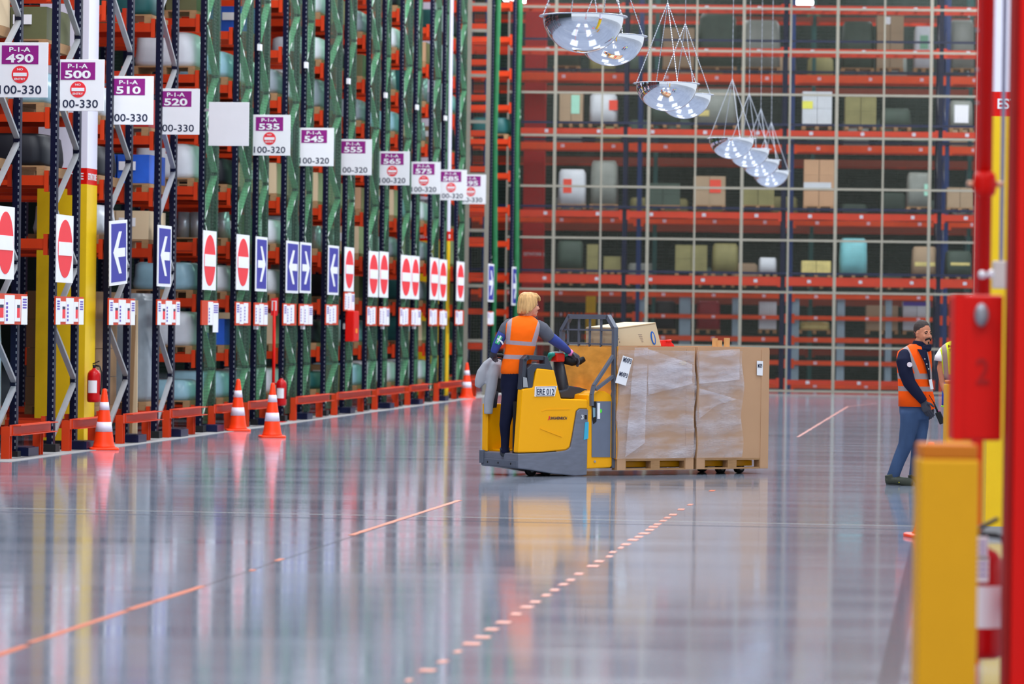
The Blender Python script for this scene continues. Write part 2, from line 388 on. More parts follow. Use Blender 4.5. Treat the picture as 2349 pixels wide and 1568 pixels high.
# glowing panels added over the area lights, standing in for unseen sources
m_lampglow = mat('lamp_tube', (250, 252, 255), 0.4, var=0, emit=6)
m_panelglow = mat('panel_glow', (235, 242, 255), 0.4, var=0, emit=1.5)
for i, (x, y, lo) in enumerate(ADDED_LIGHTS):
    r_ = MB(); r_.box(x - 2, x + 2, y - 4.5, y + 4.5, 12.53, 12.56); tag(r_.build('added_light_panel_%d' % (i + 1), m_panelglow), kind='structure')
for (u, v, y, w) in [(1178, -2, 97, .55), (1196, 2, 99, .3), (1845, 6, 97, .5), (1866, 38, 112, .42), (1830, 6, 99, .2)]:
    p = P(u, v, y)
    t = thing('ceiling_lamp', {1178: 'small bright lamp at the top edge just left of the domed mirrors', 1196: 'second small bright lamp beside it at the top edge', 1845: 'bright tube lamp high behind the mesh fence at the top edge', 1866: 'lone bright tube lamp lower behind the mesh fence', 1830: 'short bright lamp left of the tube lamp at the top edge'}[u], 'lamp', p)
    MB().tube([(-w / 2, 0, 0), (w / 2, 0, 0)], .06, 10).build('lamp_tube', m_lampglow, t)
    MB().tube([(0, 0, .05), (0, 0, 12.6 - p.z)], .012, 6).build('hanger', m_galv, t)
# ------------------------------------------------------------------ racks on the left, ends towards the hall
ORDN = ['first', 'second', 'third', 'fourth', 'fifth', 'sixth', 'seventh', 'eighth', 'ninth', 'tenth', 'eleventh', 'twelfth', 'thirteenth', 'fourteenth', 'fifteenth', 'sixteenth', 'seventeenth', 'eighteenth', 'nineteenth', 'twentieth']
ORD = ['lowest', 'second', 'third', 'fourth', 'fifth', 'sixth', 'seventh', 'eighth', 'ninth', 'tenth', 'eleventh', 'twelfth', 'thirteenth']
RW = 2.75; RH = 11.0
RACKS = [(-32, 47, 'the 490 sign', 'A'), (113, 183, 'the 500 sign', 'A'), (239, 302, 'the 510 sign', 'A'), (352, 404, 'the 520 sign', 'A'), (454, 497, 'the blank square sign', 'B'),
         (530, 574, 'the near side of the 535 sign', 'B'), (578, 614, 'the far side of the 535 sign', 'B'), (643, 682, 'the near side of the 545 sign', 'B'), (686, 714, 'the far side of the 545 sign', 'B'),
         (739, 779, 'the near side of the 555 sign', 'B'), (784, 812, 'the far side of the 555 sign', 'B'), (834, 866, 'the near side of the 565 sign', 'B'), (870, 891, 'the far side of the 565 sign', 'B'),
         (911, 940, 'the near side of the 575 sign', 'B'), (943, 961, 'the far side of the 575 sign', 'B'), (980, 1006, 'the near side of the 585 sign', 'B'), (1009, 1023, 'the far side of the 585 sign', 'B'),
         (1041, 1064, 'the 595 sign', 'B'), (1119, 1134, 'the tall ladder-like fence panel, on its far side', 'B'), (1170, 1190, 'the left edge of the big mesh fence', 'B')]
LV = {'A': [0.32] + [2.56 + .777 * k for k in range(-0, 11)], 'B': [0.28] + [1.08 + .815 * k for k in range(12)]}
up_me = MB(); up_me.box(-.042, .042, -.045, .045, 0, RH)
def upright(parent, x, y):
    global _up
    if _up is None:
        _up = up_me.build('upright', m_perf, parent, loc=(x, y, 0)); return _up
    return clone(_up, parent, (x, y, 0))
_up = None
bm = MB(); bm.box(-RW + .1, -.1, -.025, .025, -.06, .06); bm.box(-.155, -.1, -.04, .035, -.14, .12); bm.box(-RW + .1, -RW + .15, -.04, .035, -.14, .12)
_beam = {}
def beam(parent, y, z, mt=m_orange, s=1):
    k = mt.name
    if k not in _beam:
        _beam[k] = bm.build('beam', mt, parent, loc=(0, y, z)); o = _beam[k]
    else: o = clone(_beam[k], parent, (0, y, z))
    return o
RROOT = []
m_brace = mat('pale_brace', (214, 220, 214), .5)
for i, (u0, u1, nm, kind) in enumerate(RACKS):
    s0 = wl(u0 - 1, 600, -.084)[0]; s1 = wl(u1)[0]; d = s1 - s0
    netted = i >= 4
    lab = ('open' if not netted else 'green-netted') + ' navy pallet rack, %s from the near end of the long row' % ORDN[i]
    if i == 18: lab = 'green-netted navy rack end just past the ladder-like fence panel'
    if i == 19: lab = 'green-netted navy rack end where the big mesh fence begins'
    t = thing('pallet_rack', lab, 'rack', WF.w(0, s0), WF.rz, 'pallet racks standing end-on along the left')
    RROOT.append((t, s0, d))
    for x in (-.042, -RW + .05):
        upright(t, x, .045); upright(t, x, d - .045)
    # zigzag bracing
    if i == 0: zz_mb = None
    mb = MB(); st = .72; z = .14 if i < 4 else .2; side = 0
    while z < RH - st:
        y0, y1 = (.07, d - .07) if side == 0 else (d - .07, .07)
        a = (-.04, y0, z + (.03)); b = (-.04, y1, z + st - .03)
        mb.bar(a, b, .035, .065 if i < 4 else .095, 0, (1, 0, 0)); z += st; side = 1 - side
    mb.build('bracing', m_galv if i < 4 else m_brace, t)
    if i < 4:
        b2 = MB(); b2.bar((-RW + .05, .07, .2), (-RW + .05, d - .07, 3), .035, .06); b2.bar((-RW + .05, d - .07, 3), (-RW + .05, .07, 6), .035, .06); b2.build('bracing', m_galv, t)
    for z in LV[kind]:
        if z > 10.8: continue
        beam(t, .03, z, m_orange); beam(t, d - .03, z, m_rust)
    fb = MB(); fb.box(-.13, .05, -.07, .13, 0, .1); fb.build('foot_boot', m_black, t); fb = MB(); fb.box(-.13, .03, d - .12, d + .02, 0, .07); fb.build('foot_boot', m_black, t)
    if netted:
        n = 15; vs = []; fs = []; zs = [0.12 + (10.8) * k / 24 for k in range(25)]
        ph = random.random() * 6
        for z in zs:
            for k in range(n):
                y = .03 + (d - .06) * k / (n - 1); vs.append((.016 + .012 * math.sin(k * .9 + ph + .25 * math.sin(z * .7)), y, z))
        for a in range(24):
            for k in range(n - 1): fs.append((a * n + k, a * n + k + 1, (a + 1) * n + k + 1, (a + 1) * n + k))
        nb = MB(); nb.add(vs, fs, 0, True); o = nb.build('green_net', m_net, t)
        if i in (6, 8, 10, 12, 14, 16):
            for zz in (1.5, 5.85): MB().box(-.02, .03, -.09, .05, zz, zz + .1).build('tie_clip', m_white, t)
        if i >= 18:
            g = MB(); g.tube([(.05, .06, .1), (.07, .1, 3), (.04, .06, 6), (.07, .09, 9), (.05, .06, 10.8)], [.05, .07, .06, .07, .05], 8); g.build('gathered_net', m_netpost, t)

# back-to-back ties (little white caps) are left as part of the far racks
for k in range(1, 5):
    c_ = clone(RROOT[0][0], None, WF.w(0, RROOT[0][1] - 2.6 * k)); c_['label'] = 'open navy pallet rack, %s one beyond the picture edge, seen in the mirrors' % ORDN[k - 1]
# goods on the shelves, one stack at the hall end of every shelf in view
GC = {'tan carton': m_card, 'pale carton': m_cardlt, 'brown carton': m_carddk,
      'white wrapped bundle': mat('wrap_white', (214, 220, 226), .3, var=.1, bump=.3), 'grey plastic-wrapped bundle': mat('wrap_grey', (140, 150, 158), .25, var=.25, bump=.5),
      'pale blue wrapped bundle': mat('wrap_blue', (150, 190, 205), .25, var=.2, bump=.5), 'black sack': mat('sack', (24, 26, 34), .5, bump=.5, bscale=12),
      'olive crate': mat('olive', (96, 98, 66), .6), 'dark teal bundle': mat('teal', (30, 84, 84), .5), 'blue and yellow carton': mat('blueyellow', (40, 90, 190), .5, var=.6, scale=2),
      'red carton': mat('redcarton', (176, 34, 32), .5), 'rolled silver bundle': mat('silver', (185, 195, 205), .25, .4, var=.3, bump=.5)}
def goods_mesh(kind, w, d, h, seed):
    r = random.Random(seed); mb = MB(); mt = [GC[kind], m_wood, m_white]
    mb.box(0, w, 0, d, .1, .12, 1)
    for x in (0, w / 2 - .05, w - .1): mb.box(x, x + .1, 0, d, 0, .1, 1)
    if 'carton' in kind or 'crate' in kind:
        rows = max(1, int(h / .38)); hh = (h - .12) / rows
        for k in range(rows):
            for j in range(2):
                o = r.uniform(0, .02); mb.box(j * w / 2 + .004 + o, (j + 1) * w / 2 - .004, o, d - o, .12 + k * hh + .003, .12 + (k + 1) * hh - .003, 0)
        mb.box(w * .55, w * .8, -.004, .0, .12 + (h - .12) * .45, .12 + (h - .12) * .75, 2)
    elif 'rolled' in kind:
        for k in range(4): mb.tube([(w * (.15 + .23 * k), d / 2, .12), (w * (.15 + .23 * k) + r.uniform(-.04, .04), d / 2, h)], .1, 12, 0)
    else:
        mb.rings([(w / 2, d / 2, .12, w / 2 * .96, d / 2 * .96), (w / 2, d / 2, .2, w / 2, d / 2), (w / 2 + .01, d / 2, h * .6, w / 2 * .97, d / 2 * .97), (w / 2, d / 2, h * .93, w / 2 * .93, d / 2 * .95), (w / 2, d / 2, h, w / 2 * .8, d / 2 * .85)], 24, 0, True, 5)
    return mb, mt
kinds = list(GC)
weights = [2.5, 3, 2.5, 6, 7, 3, 5, 2, 4, 1, 1.2, 3]
GMESH = {}
for i, (u0, u1, nm, kind) in enumerate(RACKS):
    t, s0, d = RROOT[i]; zc = s0 / math.sqrt(1 + K * K)
    for li, z in enumerate(LV[kind][:-1]):
        ztop = HC + 745 / F * zc
        if z + .1 > ztop: break
        nxt = LV[kind][li + 1]; r = random.Random(i * 31 + li)
        if r.random() < (.12 if i >= 4 else .2) or i == 18 or (i == 19 and r.random() < .7): continue
        kd = r.choices(kinds, weights)[0]
        if i == 3 and li == 2: kd = 'blue and yellow carton'
        if i in (0, 1) and li == 0: kd = 'pale blue wrapped bundle'
        hm = (nxt - z - .06 - .12) if li else nxt - z - .2
        h = min(hm * r.choice([.8, .92, .97]), 1.6)
        w = .95; x1 = -.14 - r.uniform(0, .04); key = (kd, round(h, 1), i // 4)
        w2 = d - .03
        k2 = (kd, round(h / .1), round(w2 / .1))
        if k2 not in GMESH:
            mb, mt = goods_mesh(kd, .95, w2, math.floor(h / .1) * .1 + .02 if h > .12 else h, i * 7 + li)
            o = mb.build('shelf_goods', mt); GMESH[k2] = o
        else: o = clone(GMESH[k2])
        p = WF.w(x1 - w, s0 + .012, z + .061); o.location = p; o.rotation_euler = (0, 0, WF.rz)
        tag(o, '%s, %s beam level of the %s rack in the row' % (kd, ORD[li], ORDN[i]), 'carton' if 'carton' in kd else 'sack' if 'sack' in kd else 'crate' if 'crate' in kd else 'bundle', 'goods stored in the racks along the left')

# long boards leaning in the gap before the fourth rack
for (u, ut, nm, mt, wd, hh) in [(327, 323, 'tall pale board leaning upright in the gap before the fourth rack', m_cardlt, .12, 1.9), (312, 316, 'narrow brown batten leaning beside the pale board', m_carddk, .05, 1.7)]:
    sy = RROOT[3][1] - (.35 if wd > .1 else .5)
    f2 = Frame(WF.w(0, sy), WF.rz); x, _ = f2.hy(u, 940); x2, _ = f2.hy(ut, 720)
    mb = MB(); mb.bar((0, 0, 0.006), (x2 - x, .12, hh), wd, .03); o = mb.build('leaning_board', mt); o.location = WF.w(min(x, -.25), sy, 0); o.rotation_euler = (0, 0, WF.rz); tag(o, nm, 'board')

# ------------------------------------------------------------------ blue guard feet, orange barriers
def foot(u, v):
    g = G(u, v) - WF.o; x = g.dot(WF.ax); y = g.dot(WF.ay)
    return x, y
foots = [(64, 1046, 'the 490 sign'), (198, 1031, 'the 500 sign'), (318, 1015, 'the 510 sign'), (424, 1002, 'the 520 sign'), (520, 991, 'the blank sign'), (614, 975, 'the 535 sign'), (703, 962, 'the 545 sign'), (802, 948, 'the 555 sign'), (893, 937, 'the 565 sign'), (965, 928, 'the 575 sign'), (1026, 920, 'the 585 sign'), (1072, 912, 'the 595 sign')]
ft = None
for fi, (u, v, nm) in enumerate(foots):
    x, y = foot(u, v)
    if ft is None:
        ft = MB(); ft.box(-.30, .04, -.12, .33, .004, .105); ft.box(-.26, 0, -.08, .29, .105, .112); ft = ft.build('floor_guard', m_navy, bevel=.008)
        o = ft
    else: o = clone(ft)
    o.location = WF.w(min(x, .16), y, 0); o.rotation_euler = (0, 0, WF.rz); tag(o, 'low blue steel floor guard, %s from the near end of the rack row' % ORDN[fi], 'floor guard', 'blue floor guards along the racks')
bars = [(12, 104, '490'), (150, 226, '500'), (273, 349, '510'), (380, 451, '520'), (482, 532, 'blank'), (560, 612, '535'), (670, 746, '545'), (764, 841, '555'), (857, 918, '565'), (932, 973, '575'), (998, 1050, '585'), (1070, 1089, '595')]
for bi, (a, b, nm) in enumerate(bars):
    s0 = wl(a, 1000, .06)[0]; s1 = wl(b, 990, .06)[0]; L_ = s1 - s0
    t = thing('floor_barrier', 'low orange barrier rail on two legs, %s from the near end of the rack row' % ORDN[bi], 'barrier', WF.w(.06, s0), WF.rz, 'orange barrier rails along the left')
    for y in (0, L_ * .78):
        mb = MB(); mb.box(-.05, .05, y, y + .012, .12 if 0 else .004, .38); mb.box(-.05, .05, y + .1, y + .112, .004, .38); mb.box(-.006, .006, y + .012, y + .1, .004, .38); mb.build('leg', m_orange, t)
    mb = MB(); mb.box(.055, .16, .1, L_, .275, .285); mb.box(.055, .16, .1, L_, .385, .395); mb.box(.055, .067, .1, L_, .285, .385); mb.box(.05, .055, 0, L_, .27, .4); mb.build('rail', m_orange, t)

# ------------------------------------------------------------------ hanging location signs
def loc_sign(u, v, i, num, rng, round_, label, off=0.0, z0=None):
    """u,v = top left corner in the photograph, i = rack whose near upright carries it"""
    t_, s0, d = RROOT[i]
    fr = Frame(WF.w(0, s0 + off), WF.rz)
    x, z = fr.hy(u, v)
    w, h = .60, .635
    t = thing('location_sign', label, 'sign', fr.w(x, 0, z - h), WF.rz, 'white location signs hung from the racks')
    MB().box(0, w, 0, .012, 0, h).build('board', m_white, t, bevel=.004)
    mb = MB(); mb.bar((0, .02, h * .82), (-.06, .02, h * .82), .02, .04); mb.build('bracket', m_galv, t)
    if num:
        MB().box(.05, .485, -.004, 0, .385, .6).build('header_panel', m_purple, t)
        mb = MB(); put_text(mb, 'P-1-A', (.14, -.004, .525), (1, 0, 0), (0, 0, 1), .25, .055, 0, .02); mb.build('lettering', m_white, t)
        mb = MB(); put_text(mb, num, (.10, -.004, .40), (1, 0, 0), (0, 0, 1), .33, .1, 0, .03); mb.build('lettering', m_white, t)
        mb = MB(); put_text(mb, rng, (.025, 0, .04), (1, 0, 0), (0, 0, 1), .5, .1, 0, .01); mb.build('lettering', m_ink, t)
        if round_:
            mb = MB(); vs = [(.27 + .1 * math.cos(a * math.pi / 14), 0, .265 + .1 * math.sin(a * math.pi / 14)) for a in range(28)]
            mb.prism([(p[0], p[2]) for p in vs], -.004, 0, 0); o = mb.build('no_entry_disc', m_signred, t)
            mb = MB(); mb.box(.19, .35, -.008, -.004, .245, .285); put_text(mb, 'NO', (.235, -.004, .312), (1, 0, 0), (0, 0, 1), .07, .025, 0, .02); put_text(mb, 'ENTRY', (.205, -.004, .2), (1, 0, 0), (0, 0, 1), .13, .025, 0, .02); mb.build('disc_lettering', m_white, o)
    return t
L_ = [(-5, 97, 0, '490', '100-330', 1, .12), (131, 136, 1, '500', '100-330', 1, .12), (250, 174, 2, '510', '100-330', 0, .12), (361, 203, 3, '520', '100-330', 0, .12), (479, 234, 4, None, None, 0, -.03),
      (580, 263, 6, '535', '100-320', 1, -.06), (685, 293, 8, '545', '100-320', 0, -.06), (777, 319, 10, '555', '100-320', 0, -.06), (868, 347, 12, '565', '100-320', 1, -.06), (942, 371, 14, '575', '100-320', 1, -.06), (1006, 389, 16, '585', '100-320', 1, -.06), (1052, 400, 17, '595', '100-330', 1, .5)]
for si, (u, v, i, num, rng, rd, off) in enumerate(L_):
    loc_sign(u, v, i, num, rng, rd, ('white hanging sign P-1-A %s with purple header, %s of the receding row' % (num, ORDN[si]) if num else 'blank white square sign, fifth of the receding row of hanging signs'), off)

# ------------------------------------------------------------------ no-entry and arrow signs on the rack ends
def dir_sign(u0, u1, v0, v1, kind, label, tilt=0):
    um = (u0 + u1) / 2; vm = (v0 + v1) / 2; off = .075
    s0, _ = wl(u0, vm, off); s1, _ = wl(u1, vm, off); sm = (s0 + s1) / 2
    zt = wl(um, v0, off)[1]; zb = wl(um, v1, off)[1]; hw = (s1 - s0) / 2; hh = (zt - zb) / 2
    t = thing('no_entry_sign' if kind == 'N' else 'arrow_sign', label, 'sign', WF.w(off, sm, (zt + zb) / 2), WF.rz, 'no entry signs on the rack ends' if kind == 'N' else 'blue arrow signs on the rack ends')
    t.rotation_euler = (tilt, 0, WF.rz)
    Q = Matrix.Rotation(math.pi / 2, 4, 'Z')   # prism plane x-z -> y-z
    def rp(poly, x0, x1, m, name, par): 
        mb = MB(); mb.prism(poly, -x1, -x0, 0, Q); return mb.build(name, m, par)
    rp([(-hw, -hh), (hw, -hh), (hw, hh), (-hw, hh)], -.012, 0, m_white, 'board', t)
    if kind == 'N':
        rp([(hw * .86 * math.cos(a * math.pi / 16), hh * .86 * math.sin(a * math.pi / 16)) for a in range(32)], 0, .004, m_signred, 'red_disc', t)
        rp([(-hw * .8, -hh * .2), (hw * .8, -hh * .2), (hw * .8, hh * .2), (-hw * .8, hh * .2)], .004, .008, m_white, 'white_bar', t)
    else:
        rp([(-hw * .84, -hh * .9), (hw * .84, -hh * .9), (hw * .84, hh * .9), (-hw * .84, hh * .9)], 0, .004, m_signblue, 'blue_panel', t)
        k = -1 if kind == 'L' else 1
        pl = [(.62, 0), (.0, .62), (-.28, .62), (.12, .13), (-.66, .13), (-.66, -.13), (.12, -.13), (-.28, -.62), (.0, -.62)]
        rp([(k * a * hw * 1.05, b * hh * 1.05) for a, b in pl], .004, .008, m_white, 'white_arrow', t)
    return t
D_ = [(-8, 33, 473, 640, 'N', 'on the first rack, cut by the picture edge'), (130, 168, 493, 648, 'N', 'on the second rack of the row'), (252, 292, 505, 653, 'L', 'on the third rack, slightly tilted'), (362, 393, 517, 657, 'L', 'on the fourth rack of the row'),
      (466, 496, 529, 665, 'N', 'on the fifth rack, the first with netting'), (543, 572, 538, 665, 'N', 'on the sixth rack of the row'), (587, 613, 543, 668, 'R', 'on the seventh rack of the row'), (657, 685, 553, 672, 'L', 'on the eighth rack of the row'),
      (689, 714, 556, 672, 'R', 'on the ninth rack of the row'), (753, 777, 563, 676, 'L', 'on the tenth rack of the row'), (791, 812, 567, 668, 'N', 'on the eleventh rack, above the red cabinet'), (846, 868, 576, 681, 'N', 'on the twelfth rack of the row'),
      (871, 891, 577, 682, 'N', 'on the thirteenth rack of the row'), (920, 943, 585, 685, 'N', 'on the fourteenth rack of the row'), (944, 962, 587, 686, 'N', 'on the fifteenth rack of the row'), (987, 1006, 591, 687, 'N', 'on the sixteenth rack of the row'),
      (1008, 1025, 595, 689, 'N', 'on the seventeenth rack of the row'), (1048, 1065, 600, 690, 'N', 'on the eighteenth rack, beside the ladder-like panel'), (1120, 1133, 605, 692, 'R', 'just past the ladder-like fence panel'), (1175, 1188, 612, 700, 'R', 'where the big mesh fence begins')]
for (a, b, c, d, k, nm) in D_:
    dir_sign(a, b, c, d, k, ('white no entry sign with red disc ' if k == 'N' else 'blue sign with white arrow pointing %s, ' % ('nearer' if k == 'L' else 'farther')) + nm, .05 if 'tilted' in nm else 0)

# ------------------------------------------------------------------ label boards
m_lab2 = mat('label_purple', (96, 70, 170), .5)
def label_board(u0, u1, v0, v1, nm, cards, plain=False):
    off = .07; vm = (v0 + v1) / 2
    s0, _ = wl(u0, vm, off); s1, _ = wl(u1, vm, off); zt = wl((u0 + u1) / 2, v0, off)[1]; zb = wl((u0 + u1) / 2, v1, off)[1]
    w = s1 - s0; h = zt - zb
    t = thing('label_board', 'orange board with white barcode cards on ' + nm, 'board', WF.w(off, s0, zb), WF.rz, 'orange label boards on the rack ends')
    MB().box(-.02, 0, 0, w, 0, h).build('backing', m_orange, t)
    for (a, b, c, d, kind) in cards:
        cb = MB(); cb.box(0, .006, a * w, b * w, c * h, d * h); o = cb.build('label_card', m_white, t)
        pr = MB()
        if kind == 'r':
            pr.box(.006, .008, (a + .06) * w, (b - .02) * w, (c + .12) * h, (d - .28) * h); pr.build('card_print', m_signred, o)
            pr = MB(); pr.box(.006, .008, (a + .06) * w, (b - .02) * w, (d - .28) * h, (d - .18) * h); pr.build('card_print', m_ink, o)
        elif kind == 'p':
            for q in range(4): pr.box(.006, .008, (a + .03) * w, (b - .03) * w, (d - .13 - .09 * q) * h, (d - .08 - .09 * q) * h)
            pr.build('card_print', m_lab2, o)
        elif kind == 'g':
            for q in range(5): pr.box(.006, .008, (a + .03) * w, (a + .08) * w, (c + .1 + .13 * q) * h, (c + .18 + .13 * q) * h)
            pr.build('card_print', m_lab2, o)
cF = [(0, .15, 0, .93, 'p'), (.16, .34, .1, .82, 'r'), (.36, .63, .02, .95, 'g'), (.64, .8, .1, .82, 'r'), (.83, 1, 0, .93, 'p')]
cH = [(.02, .22, .1, .95, 'p'), (.25, .5, .06, .9, 'g'), (.52, .8, .1, .95, 'g')]
cR = [(.04, .3, .08, .9, 'g'), (.34, .66, .05, .95, 'g'), (.7, .97, .05, .9, 'p')]
for (a, b, c, d, nm, cs) in [(-20, 62, 673, 744, 'the first rack end', cF), (128, 191, 680, 744, 'the second rack end', cF), (250, 309, 684, 745, 'the third rack end', cF), (361, 412, 687, 745, 'the fourth rack end', cF),
                         (463, 500, 689, 745, 'the fifth rack end, mostly bare orange', [(.38, .66, 0, .95, 'g'), (.68, 1, -.3, .9, 'p')]), (541, 575, 692, 746, 'the sixth rack end', cH), (584, 614, 694, 747, 'the seventh rack end', cR), (650, 680, 696, 746, 'the eighth rack end', cH),
                         (687, 717, 697, 746, 'the ninth rack end', cR), (748, 776, 698, 745, 'the tenth rack end', cH), (790, 813, 669, 713, 'the eleventh rack end, right above the red cabinet', cR), (842, 865, 702, 747, 'the twelfth rack end', cH),
                         (870, 893, 703, 747, 'the thirteenth rack end', cR), (917, 940, 705, 747, 'the fourteenth rack end', cH), (943, 965, 707, 747, 'the fifteenth rack end', cR), (985, 1005, 708, 747, 'the sixteenth rack end', cH),
                         (1008, 1025, 710, 747, 'the seventeenth rack end', cR), (1045, 1064, 711, 746, 'the eighteenth rack end', cH), (1118, 1136, 714, 746, 'the rack end past the ladder-like fence panel', cH)]:
    label_board(a, b, c, d, nm, cs)
# ------------------------------------------------------------------ building columns
def column(frame, x0, x1, y0, y1, label, zy=3.37, zr=3.58, mlow=m_yellow, mtop=None, text_w=.5, band=True, base=True, trim=True):
    t = thing('building_column', label, 'column', frame.w(x0, y0), frame.rz)
    w = x1 - x0; d = y1 - y0; mtop = mtop or mat('column_white', (226, 224, 238), .5, var=.03)
    MB().box(0, w, 0, d, zr, 12.6).build('column_shaft', mtop, t)
    if band: 
        o = MB().box(0, w, 0, d, zy, zr).build('red_band', m_red if mtop is not m_red else mtop, t)
        mb = MB(); put_text(mb, 'ESTINTORE', (.045, 0, zy + .06), (1, 0, 0), (0, 0, 1), w - .09, .085, 0, .02); put_text(mb, 'ESTINTORE', (w, .045, zy + .06), (0, 1, 0), (0, 0, 1), max(.1, d - .09), .085, 0, .02); mb.build('lettering', m_white, o)
    MB().box(-.003, w + .003, -.003, d + .003, .07, zy).build('yellow_guard' if mlow is m_yellow else 'column_guard', mlow, t)
    MB().box(-.006, w + .006, -.006, d + .006, 0, .07).build('plinth', m_black if base else m_kerb, t)
    return t
sA = wl(193, 900, -.15)[0]; sB = wl(216, 900, -.15)[0]
sB = min(sB, RROOT[2][1] - .05); sA = max(sA, RROOT[1][1] + RROOT[1][2] + .03)
column(WF, -.80, -.15, sA, sB, 'thick building column, white above and yellow below a red band, between the racks of the 500 and 510 signs')
sA = wl(1024, 860, -.15)[0]; sB = wl(1038, 860, -.15)[0]
sB = min(sB, RROOT[17][1] - .05); sA = max(sA, RROOT[16][1] + RROOT[16][2] + .03)
column(WF, -.80, -.15, sA, sB, 'far white and yellow building column between the racks near the 585 and 595 signs')

# ------------------------------------------------------------------ fire extinguishers and their posts
def extinguisher(name_label, p, rz=0, s=1.0, grp=None):
    t = thing('fire_extinguisher', name_label, 'fire extinguisher', p, rz, grp)
    t.scale = (s, s, s)
    mb = MB(); mb.lathe([(.07, 0), (.085, .012), (.088, .04), (.088, .33), (.082, .37), (.06, .405), (.03, .42), (.022, .44)], (0, 0, 0), 24); mb.build('cylinder', m_darkred, t)
    mb = MB(); mb.tube([(0, 0, .43), (0, 0, .48)], .02, 10); mb.bar((-.02, 0, .49), (.07, 0, .53), .02, .012); mb.bar((-.02, 0, .475), (.07, 0, .47), .02, .012); mb.build('valve', m_black, t)
    mb = MB(); mb.tube([(.02, 0, .47), (.08, -.02, .46), (.105, -.02, .38), (.1, -.02, .2), (.095, -.02, .1)], .01, 8); mb.build('hose', m_black, t)
    mb = MB()
    vs = [];n = 8
    for k in range(n): a = -math.pi / 2 - .7 + 1.4 * k / (n - 1); vs += [(.0895 * math.cos(a), .0895 * math.sin(a), .12), (.0895 * math.cos(a), .0895 * math.sin(a), .28)]
    mb.add(vs, [(2 * k, 2 * k + 2, 2 * k + 3, 2 * k + 1) for k in range(n - 1)], 0, True); mb.build('instruction_label', m_white, t)
    return t
x_, z_ = WF.hx(215, 922, -.02)
extinguisher('red fire extinguisher on the first yellow column, above the nearest traffic cone', WF.w(-.02, x_, z_), WF.rz)
for (u, v, lab, lab2) in [(640, 968, 'red fire extinguisher on a red floor post right behind the third traffic cone', 'thin red extinguisher post with a small red and white sign behind the third traffic cone'), (988, 916, 'red fire extinguisher on a red post below the 575 and 585 signs', 'thin red extinguisher post below the 575 and 585 signs')]:
    g = G(u, v); t = thing('extinguisher_post', lab2, 'post', g - Vector((.1, 0, 0)), WF.rz)
    MB().tube([(0, 0, .01), (0, 0, 1.95)], .026, 12).build('pole', m_red, t)
    MB().box(-.05, .2, -.12, .12, 0, .012).build('foot_plate', m_red, t)
    mb = MB(); mb.box(-.055, .055, -.012, 0, 1.72, 2.0); so = mb.build('sign_plate', m_signred, t)
    mb = MB(); mb.box(-.04, .04, -.016, -.012, 1.80, 1.96); mb.build('sign_print', m_white, so)
    mb = MB(); mb.bar((0, 0, .62), (.1, 0, .62), .03, .03); mb.build('bracket', m_red, t)
    extinguisher(lab, WF.w((g - WF.o).dot(WF.ax) - .1 + .13, (g - WF.o).dot(WF.ay), .27), WF.rz, 1.0)
# red hose cabinet on the rack end
sA = wl(811, 740, .18)[0]; sB = wl(823, 740, .18)[0]; zt = wl(815, 713, .18)[1]; zb = wl(815, 783, .18)[1]
t = thing('hose_cabinet', 'red fire hose cabinet fixed to the rack end below the 555 sign', 'cabinet', WF.w(0, sA, zb), WF.rz)
MB().box(.03, .18, 0, sB - sA, 0, zt - zb).build('cabinet_box', m_red, t, bevel=.01)
MB().box(.18, .186, .02, sB - sA - .02, .02, zt - zb - .02).build('door', m_red, t)
MB().box(.186, .192, (sB - sA) * .4, (sB - sA) * .6, .15, .23).build('latch', mat('latch_orange', (245, 150, 40), .5), t)

# ------------------------------------------------------------------ traffic cones
def cone(g, label, s=1.0, rz=0.2):
    t = thing('traffic_cone', label, 'traffic cone', g, rz, 'orange and white traffic cones'); t.scale = (s, s, s)
    mb = MB(); mb.rings([(0, 0, 0, .185, .185), (0, 0, .025, .185, .185), (0, 0, .032, .17, .17)], 32, 0, False, 6); mb.build('base', m_cone, t, bevel=.004)
    pr = lambda z: .135 - (.135 - .026) * (z - .03) / .74
    def seg(z0, z1, nm, m, o=0): mb = MB(); mb.lathe([(pr(z0) + o, z0), (pr(z1) + o, z1)], (0, 0, 0), 28); mb.build(nm, m, t)
    mb = MB(); mb.lathe([(.15, .03), (.137, .05), (pr(.10), .10), (pr(.74), .74), (.024, .765), (.012, .77)], (0, 0, 0), 28); mb.build('cone_body', m_cone, t)
    seg(.23, .35, 'white_band', m_conew, .003); seg(.50, .60, 'white_band', m_conew, .003)
cone(G(238, 1031), 'nearest traffic cone, in front of the rack below the 510 sign')
cone(G(545, 988), 'traffic cone left of the pair, below the 535 sign')
cone(G(624, 1003), 'traffic cone right of the pair, in front of the red extinguisher')
cone(G(1070, 913), 'small far traffic cone just left of the pallet truck')
cone(G(2133, 1232), 'traffic cone almost hidden behind the near yellow bollard')

